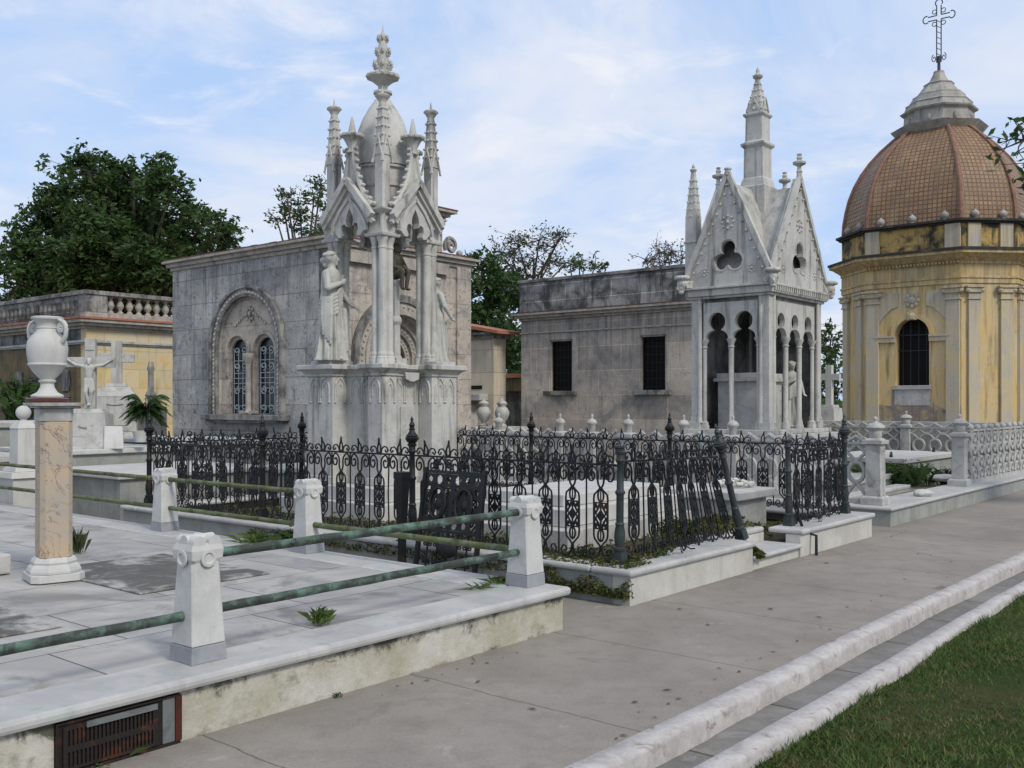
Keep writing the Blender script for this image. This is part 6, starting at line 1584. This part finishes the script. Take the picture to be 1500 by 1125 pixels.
for (cx,cy,nx,ny) in ((-(hs+fw)/2,-(hs+fw)/2,-d_,-d_),):
    tx,ty=-ny,nx
    for sg in (-1,1):
        b=MB(); q=[(cx+tx*(sg*.5+u)+nx*o_,cy+ty*(sg*.5+u)+ny*o_) for u,o_ in ((-.2,.021),(.2,.021),(.2,.09),(-.2,.09))]; b.prism(q,6.222,6.918); b.build('attic_pier',M['pilaster'],CH)
b=MB(); octo(b,.12,6.921,6.98); octo(b,.20,6.981,7.05); b.build('upper_ledge',M['black_lip'],CH)
# small ball ornaments around the dome foot
Pn=octp(hs+.0,fw+.0); kk=0
for i in (7,0,1,6,2):
    a,c=Vector(Pn[i]),Vector(Pn[(i+1)%8]); n_=3 if (c-a).length>2 else 2
    for j in range(n_):
        p=a.lerp(c,(j+.5)/n_); b=MB(); b.lathe([(.09,0),(.05,.04),(.11,.10),(.125,.17),(.08,.24),(.03,.27),(.02,.30)],p.x,p.y,10,z=7.051); b.build('stone_knob',M['lantern'],CH,smooth=50)
# dome: eight curved faces with ribs
prof=[(2.60,7.05),(2.58,7.45),(2.52,7.85),(2.43,8.27),(2.29,8.68),(2.10,9.08),(1.86,9.46),(1.57,9.82),(1.24,10.16),(1.10,10.28)]
me_v=[];me_f=[];uvs=[]
b=MB()
acc=[0]
for i in range(1,len(prof)): acc.append(acc[-1]+math.dist(prof[i],prof[i-1]))
ratio=fw/hs*1.0
def ring(h): 
    f=h*(.5378+(.4142-.5378)*0); return octp(h,f)
for k in range(8):
    for i in range(len(prof)-1):
        R0=ring(prof[i][0]); R1=ring(prof[i+1][0])
        a0,a1=R0[k],R0[(k+1)%8]; b0,b1=R1[k],R1[(k+1)%8]
        n0=len(me_v); me_v+=[(*a0,prof[i][1]),(*a1,prof[i][1]),(*b1,prof[i+1][1]),(*b0,prof[i+1][1])]; me_f.append((n0,n0+1,n0+2,n0+3))
        l0=math.dist(a0,a1)/2; l1=math.dist(b0,b1)/2; uvs+=[(-l0,acc[i]),(l0,acc[i]),(l1,acc[i+1]),(-l1,acc[i+1])]
b.add(me_v,me_f); o=b.build('dome',M['tiles'],CH,fix=False)
uvl=o.data.uv_layers[0]
for i,u_ in enumerate(uvs): uvl.data[i].uv=u_
for k in range(8):
    b=MB(); P=[(ring(h)[k][0]*1.005,ring(h)[k][1]*1.005,z) for h,z in prof]; b.tube(P,.07,6); b.build('dome_rib',M['rib'],CH,smooth=60)
b=MB(); la=M['lantern']
for r_,z_ in (): pass
b.oct([(1.12,10.20),(1.20,10.26),(1.34,10.44),(1.37,10.48),(1.02,10.52)]); b.build('lantern_base',la,CH)
b=MB(); b.oct([(1.0,10.52),(.98,10.95),(1.08,11.0),(1.10,11.05),(.98,11.10),(.93,11.25),(.95,11.29),(.84,11.35),(.74,11.52),(.74,11.56),(.61,11.64),(.42,11.90),(.44,11.95),(.28,12.03),(.16,12.30),(.15,12.38)]); b.build('lantern',la,CH)
b=MB()
for k in range(8):
    a=k*PI/4; b.ball((1.0*math.cos(a),1.0*math.sin(a),10.70),.12,8,6,(.6,.6,1))
b.build('lantern_ornament',la,CH)
b=MB(); zc=12.38; t=.019
b.tube([(0,0,zc),(0,0,zc+.5)],.05,6)
P2=lambda u,z:(0,u,z)
for sg in (-1,1):
    b.tube([P2(sg*.07,zc+.3),P2(sg*.07,zc+1.70)],t,5); b.tube([P2(sg*.07,zc+1.70),P2(sg*.34,zc+1.70)],t,5); b.tube([P2(sg*.07,zc+1.84),P2(sg*.34,zc+1.84)],t,5); b.tube([P2(sg*.07,zc+1.84),P2(sg*.07,zc+2.15)],t,5)
    b.tube([P2(sg*(.40+.10*math.cos(a)),zc+1.77+.12*math.sin(a)) for a in [x*.42-2.2 for x in range(11)]],t,5)
    b.tube([P2(sg*.12+p[0]*.6*sg,zc+.35+p[2]) for p in spiral(.05,.1,.03,.14,0,1.2,10)],t*.8,5)
    b.tube([P2(sg*.14+.07*math.cos(a),zc+1.97+.07*math.sin(a)) for a in [x*.7 for x in range(9)]],t*.8,4,True)
    b.tube([P2(sg*.14+.07*math.cos(a),zc+1.57+.07*math.sin(a)) for a in [x*.7 for x in range(9)]],t*.8,4,True)
b.tube([P2(.11*math.cos(a),zc+2.24+.11*math.sin(a)) for a in [x*.42-.9 for x in range(12)]],t,5)
for k in range(7): b.tube([P2(-.07,zc+.5+k*.18),P2(.07,zc+.6+k*.18)],t*.7,4)
b.build('iron_cross',M['iron_grey'],CH)
# porch block joined to the right side of the chapel
b=MB(); b.box(-.2,3.2,-hs-2.2,-hs-.05,0,6.0); b.build('side_porch',dr,CH)
wr_=MB(); wr_.tube([(22.9,31.2,5.9),(20.3,31.5,4.1),(17.0,27,2.3)],.012,3); 

# ============================================================ trees
def tree(name,label,base,trunk_h,trunk_r,clumps,n_leaf,leaf,mat,seed=0,limb=True,flat=.7,sub=5,group='trees behind the cemetery buildings',twig=.012,shell=.0):
    """clumps: (x,y,z,r) relative to base"""
    r=np.random.default_rng(seed); rr=random.Random(seed)
    root=thing(name,label,'tree',base,0,group)
    b=MB(); top=Vector((0,0,trunk_h)); b.tube([(0,0,-.2),(rr.uniform(-.1,.1),0,trunk_h*.35),(rr.uniform(-.2,.2),rr.uniform(-.1,.1),trunk_h*.7),top],[trunk_r*1.25,trunk_r,trunk_r*.8,trunk_r*.6],8)
    P=[]; tw=MB()
    for (x,y,z,R_) in clumps:
        c=Vector((x,y,z)); m1=top.lerp(c,.45)+Vector((rr.uniform(-.3,.3),rr.uniform(-.3,.3),rr.uniform(-.2,.3)))*R_*.5
        st=Vector((0,0,trunk_h*rr.uniform(.55,1)))
        b.tube([st,m1,c],[trunk_r*.42,trunk_r*.25,trunk_r*.10],5)
        for k in range(sub):
            dv=Vector((rr.gauss(0,1),rr.gauss(0,1),rr.gauss(0,.8))); dv.normalize(); e=c+dv*R_*rr.uniform(.6,1.02)
            mid=c.lerp(e,.5)+Vector((rr.uniform(-1,1),rr.uniform(-1,1),rr.uniform(-.5,1)))*R_*.12
            tw.tube([c,mid,e],[twig*2.2,twig*1.4,twig*.6],3)
            for q in range(3):
                e2=mid.lerp(e,rr.random())+Vector((rr.gauss(0,1),rr.gauss(0,1),rr.gauss(.2,.8)))*R_*.28
                tw.tube([mid.lerp(e,.4),e2],[twig,twig*.4],3)
                n_=max(2,int(n_leaf*R_*R_/(sub*4)))
                P.append(np.array(e2)+r.normal(size=(n_,3))*R_*.15*np.array([1,1,.7]))
            n_=max(2,int(n_leaf*R_*R_/(sub*4)))
            P.append(np.array(e)+r.normal(size=(n_,3))*R_*.15*np.array([1,1,.7]))
    tk=b.build('trunk',M['bark'],root,smooth=60); tw.build('twigs',M['bark'],root,fix=False)
    P=np.concatenate(P); o=fastmesh('crown',leafquads(P,leaf,r,flat),4,M[mat]); o.parent=root
    return root
def wp(px,py,d): return Vector(((px-750)/1450*d,d,1.6-(py-590)/1450*d))
def clumps_px(base,L_,d,k,seed,dy=1.6):
    """crown blobs given where they stand in space: (px,py,radius in m)"""
    rr=random.Random(seed); out=[]
    for px,py,R_ in L_:
        dd=d+rr.uniform(-dy,dy); p=wp(px,py,dd)-base; out.append((p.x,p.y,p.z,R_*k))
    return out
d=40; base=wp(190,590,d); base.z=0
big=[(130,250,1.0),(160,262,1.1),(100,285,1.1),(195,262,.9),(70,310,1.0),(120,310,1.5),(170,310,1.6),(215,270,.9),(238,262,.9),(245,295,1.2),(215,320,1.5),(262,320,1.1),(300,325,.9),(325,345,.8),(340,355,.6),(285,350,1.2),(240,360,1.5),(50,340,1.0),(85,355,1.4),(130,365,1.6),(180,370,1.6),(40,375,1.1),(15,385,.8),(75,400,1.3),(120,415,1.5),(175,415,1.5),(225,410,1.4),(25,415,.9),(20,350,.6),(60,430,1.2),(330,330,.6),(150,232,.6),(115,235,.5),(232,240,.6),(270,400,1.2),(310,380,1.0),(10,440,.7),(200,450,1.5),(120,450,1.5)]
tree('broad_tree','large dark dense tree rising behind the balustraded building',base,5,.45,clumps_px(base,big+[(150,340,1.6),(200,350,1.6),(100,390,1.6),(150,395,1.6),(205,385,1.6),(255,380,1.3),(60,400,1.2),(150,430,1.6),(240,440,1.3),(90,330,1.1),(190,300,1.3),(140,285,1.2)],d,1.0,1),640,.13,'leaf_dark',11,sub=9,twig=.014)
d=34; base=wp(445,590,d); base.z=0
tree('young_tree','thin light green treetop above the grey stone mausoleum',base,5,.2,clumps_px(base,[(415,300,.5),(440,315,.6),(460,290,.6),(470,270,.5),(430,335,.7),(475,320,.7),(405,320,.4),(455,345,.8),(485,290,.6),(420,285,.35)],d,1,2,.8),480,.085,'leaf_mid',12,sub=7)
d=46; base=wp(720,590,d); base.z=0
tree('bushy_tree','dense mid green tree in the gap between the two mausoleums',base,5,.35,clumps_px(base,[(700,400,1.1),(715,420,1.4),(695,450,1.4),(735,450,1.4),(720,490,1.6),(755,430,1.1),(755,480,1.5),(700,520,1.5),(750,530,1.5),(720,560,1.5),(770,520,1.2),(705,385,.7),(780,440,1.1)],d,1.05,3),420,.14,'leaf_dark',13,sub=9)
d=52; base=wp(775,590,d); base.z=0
tree('feathery_tree','sparse feathery tree above the left end of the flat mausoleum',base,7,.25,clumps_px(base,[(735,372,.9),(760,362,1.0),(790,352,1.0),(812,362,.9),(752,385,1.0),(782,380,1.1),(805,385,.9),(830,385,.8),(745,402,.9),(772,402,1.0),(725,385,.6),(820,350,.5)],d,1.05,4),190,.10,'leaf_olive',14,sub=10,twig=.014)
d=50; base=wp(850,590,d); base.z=0
tree('low_treetop','small round green treetops just over the mouldy parapet',base,6,.25,clumps_px(base,[(835,388,.6),(855,392,.5),(872,386,.6),(848,382,.4),(880,392,.4)],d,1,5),150,.13,'leaf_mid',15,sub=6)
d=54; base=wp(970,590,d); base.z=0
tree('bare_tree','nearly bare pinkish grey treetop left of the canopy tomb',base,7,.22,clumps_px(base,[(945,380,.7),(965,370,1.0),(985,368,.9),(975,385,.8),(955,390,.7),(1000,378,.8)],d,1.1,6),70,.09,'leaf_grey',16,sub=10,twig=.018)
d=48; base=wp(1215,590,d); base.z=0
tree('dark_tree','dark palm like foliage between the canopy tomb and chapel',base,3,.25,clumps_px(base,[(1218,490,.8),(1208,510,.9),(1225,520,1.0),(1215,545,1.0),(1205,570,1.0),(1225,575,1.0)],d,1,7),180,.16,'leaf_dark',17,sub=7)
# overhanging tree standing on the lawn beyond the right edge
d=14; base=Vector((10.6,13.6,-.05))
cl=[(wp(px,py,12.2+.2*i)-base) for i,(px,py) in enumerate(((1500,205),(1530,245),(1498,272),(1560,220),(1555,290),(1600,250)))]
tree('overhanging_tree','broad tree at the right edge whose leafy branch tips hang into view',base,4.2,.25,[(c.x,c.y,c.z,.34 if i in(0,2) else .5) for i,c in enumerate(cl)]+[(0,0,6,1.4),(1,.5,5.6,1.3),(0.8,-.8,6.3,1.2)],130,.075,'leaf_dark',18,sub=6,group='trees',twig=.008)
# far belt of trees closing the horizon (one uncountable mass)
r=np.random.default_rng(77); n=9000; a=r.uniform(-1.1,1.1,n); dd=r.uniform(70,84,n); hgt=(3.4+1.2*np.sin(a*13)+.8*np.sin(a*31+1))
P=np.stack([np.sin(a)*dd,np.cos(a)*dd,r.uniform(0,1,n)**.8*hgt],1)
o=fastmesh('distant_trees',leafquads(P,.75,r,.8),4,M['leaf_dark']); stuff(o,'far belt of dark trees closing the horizon','x'); del o['category']
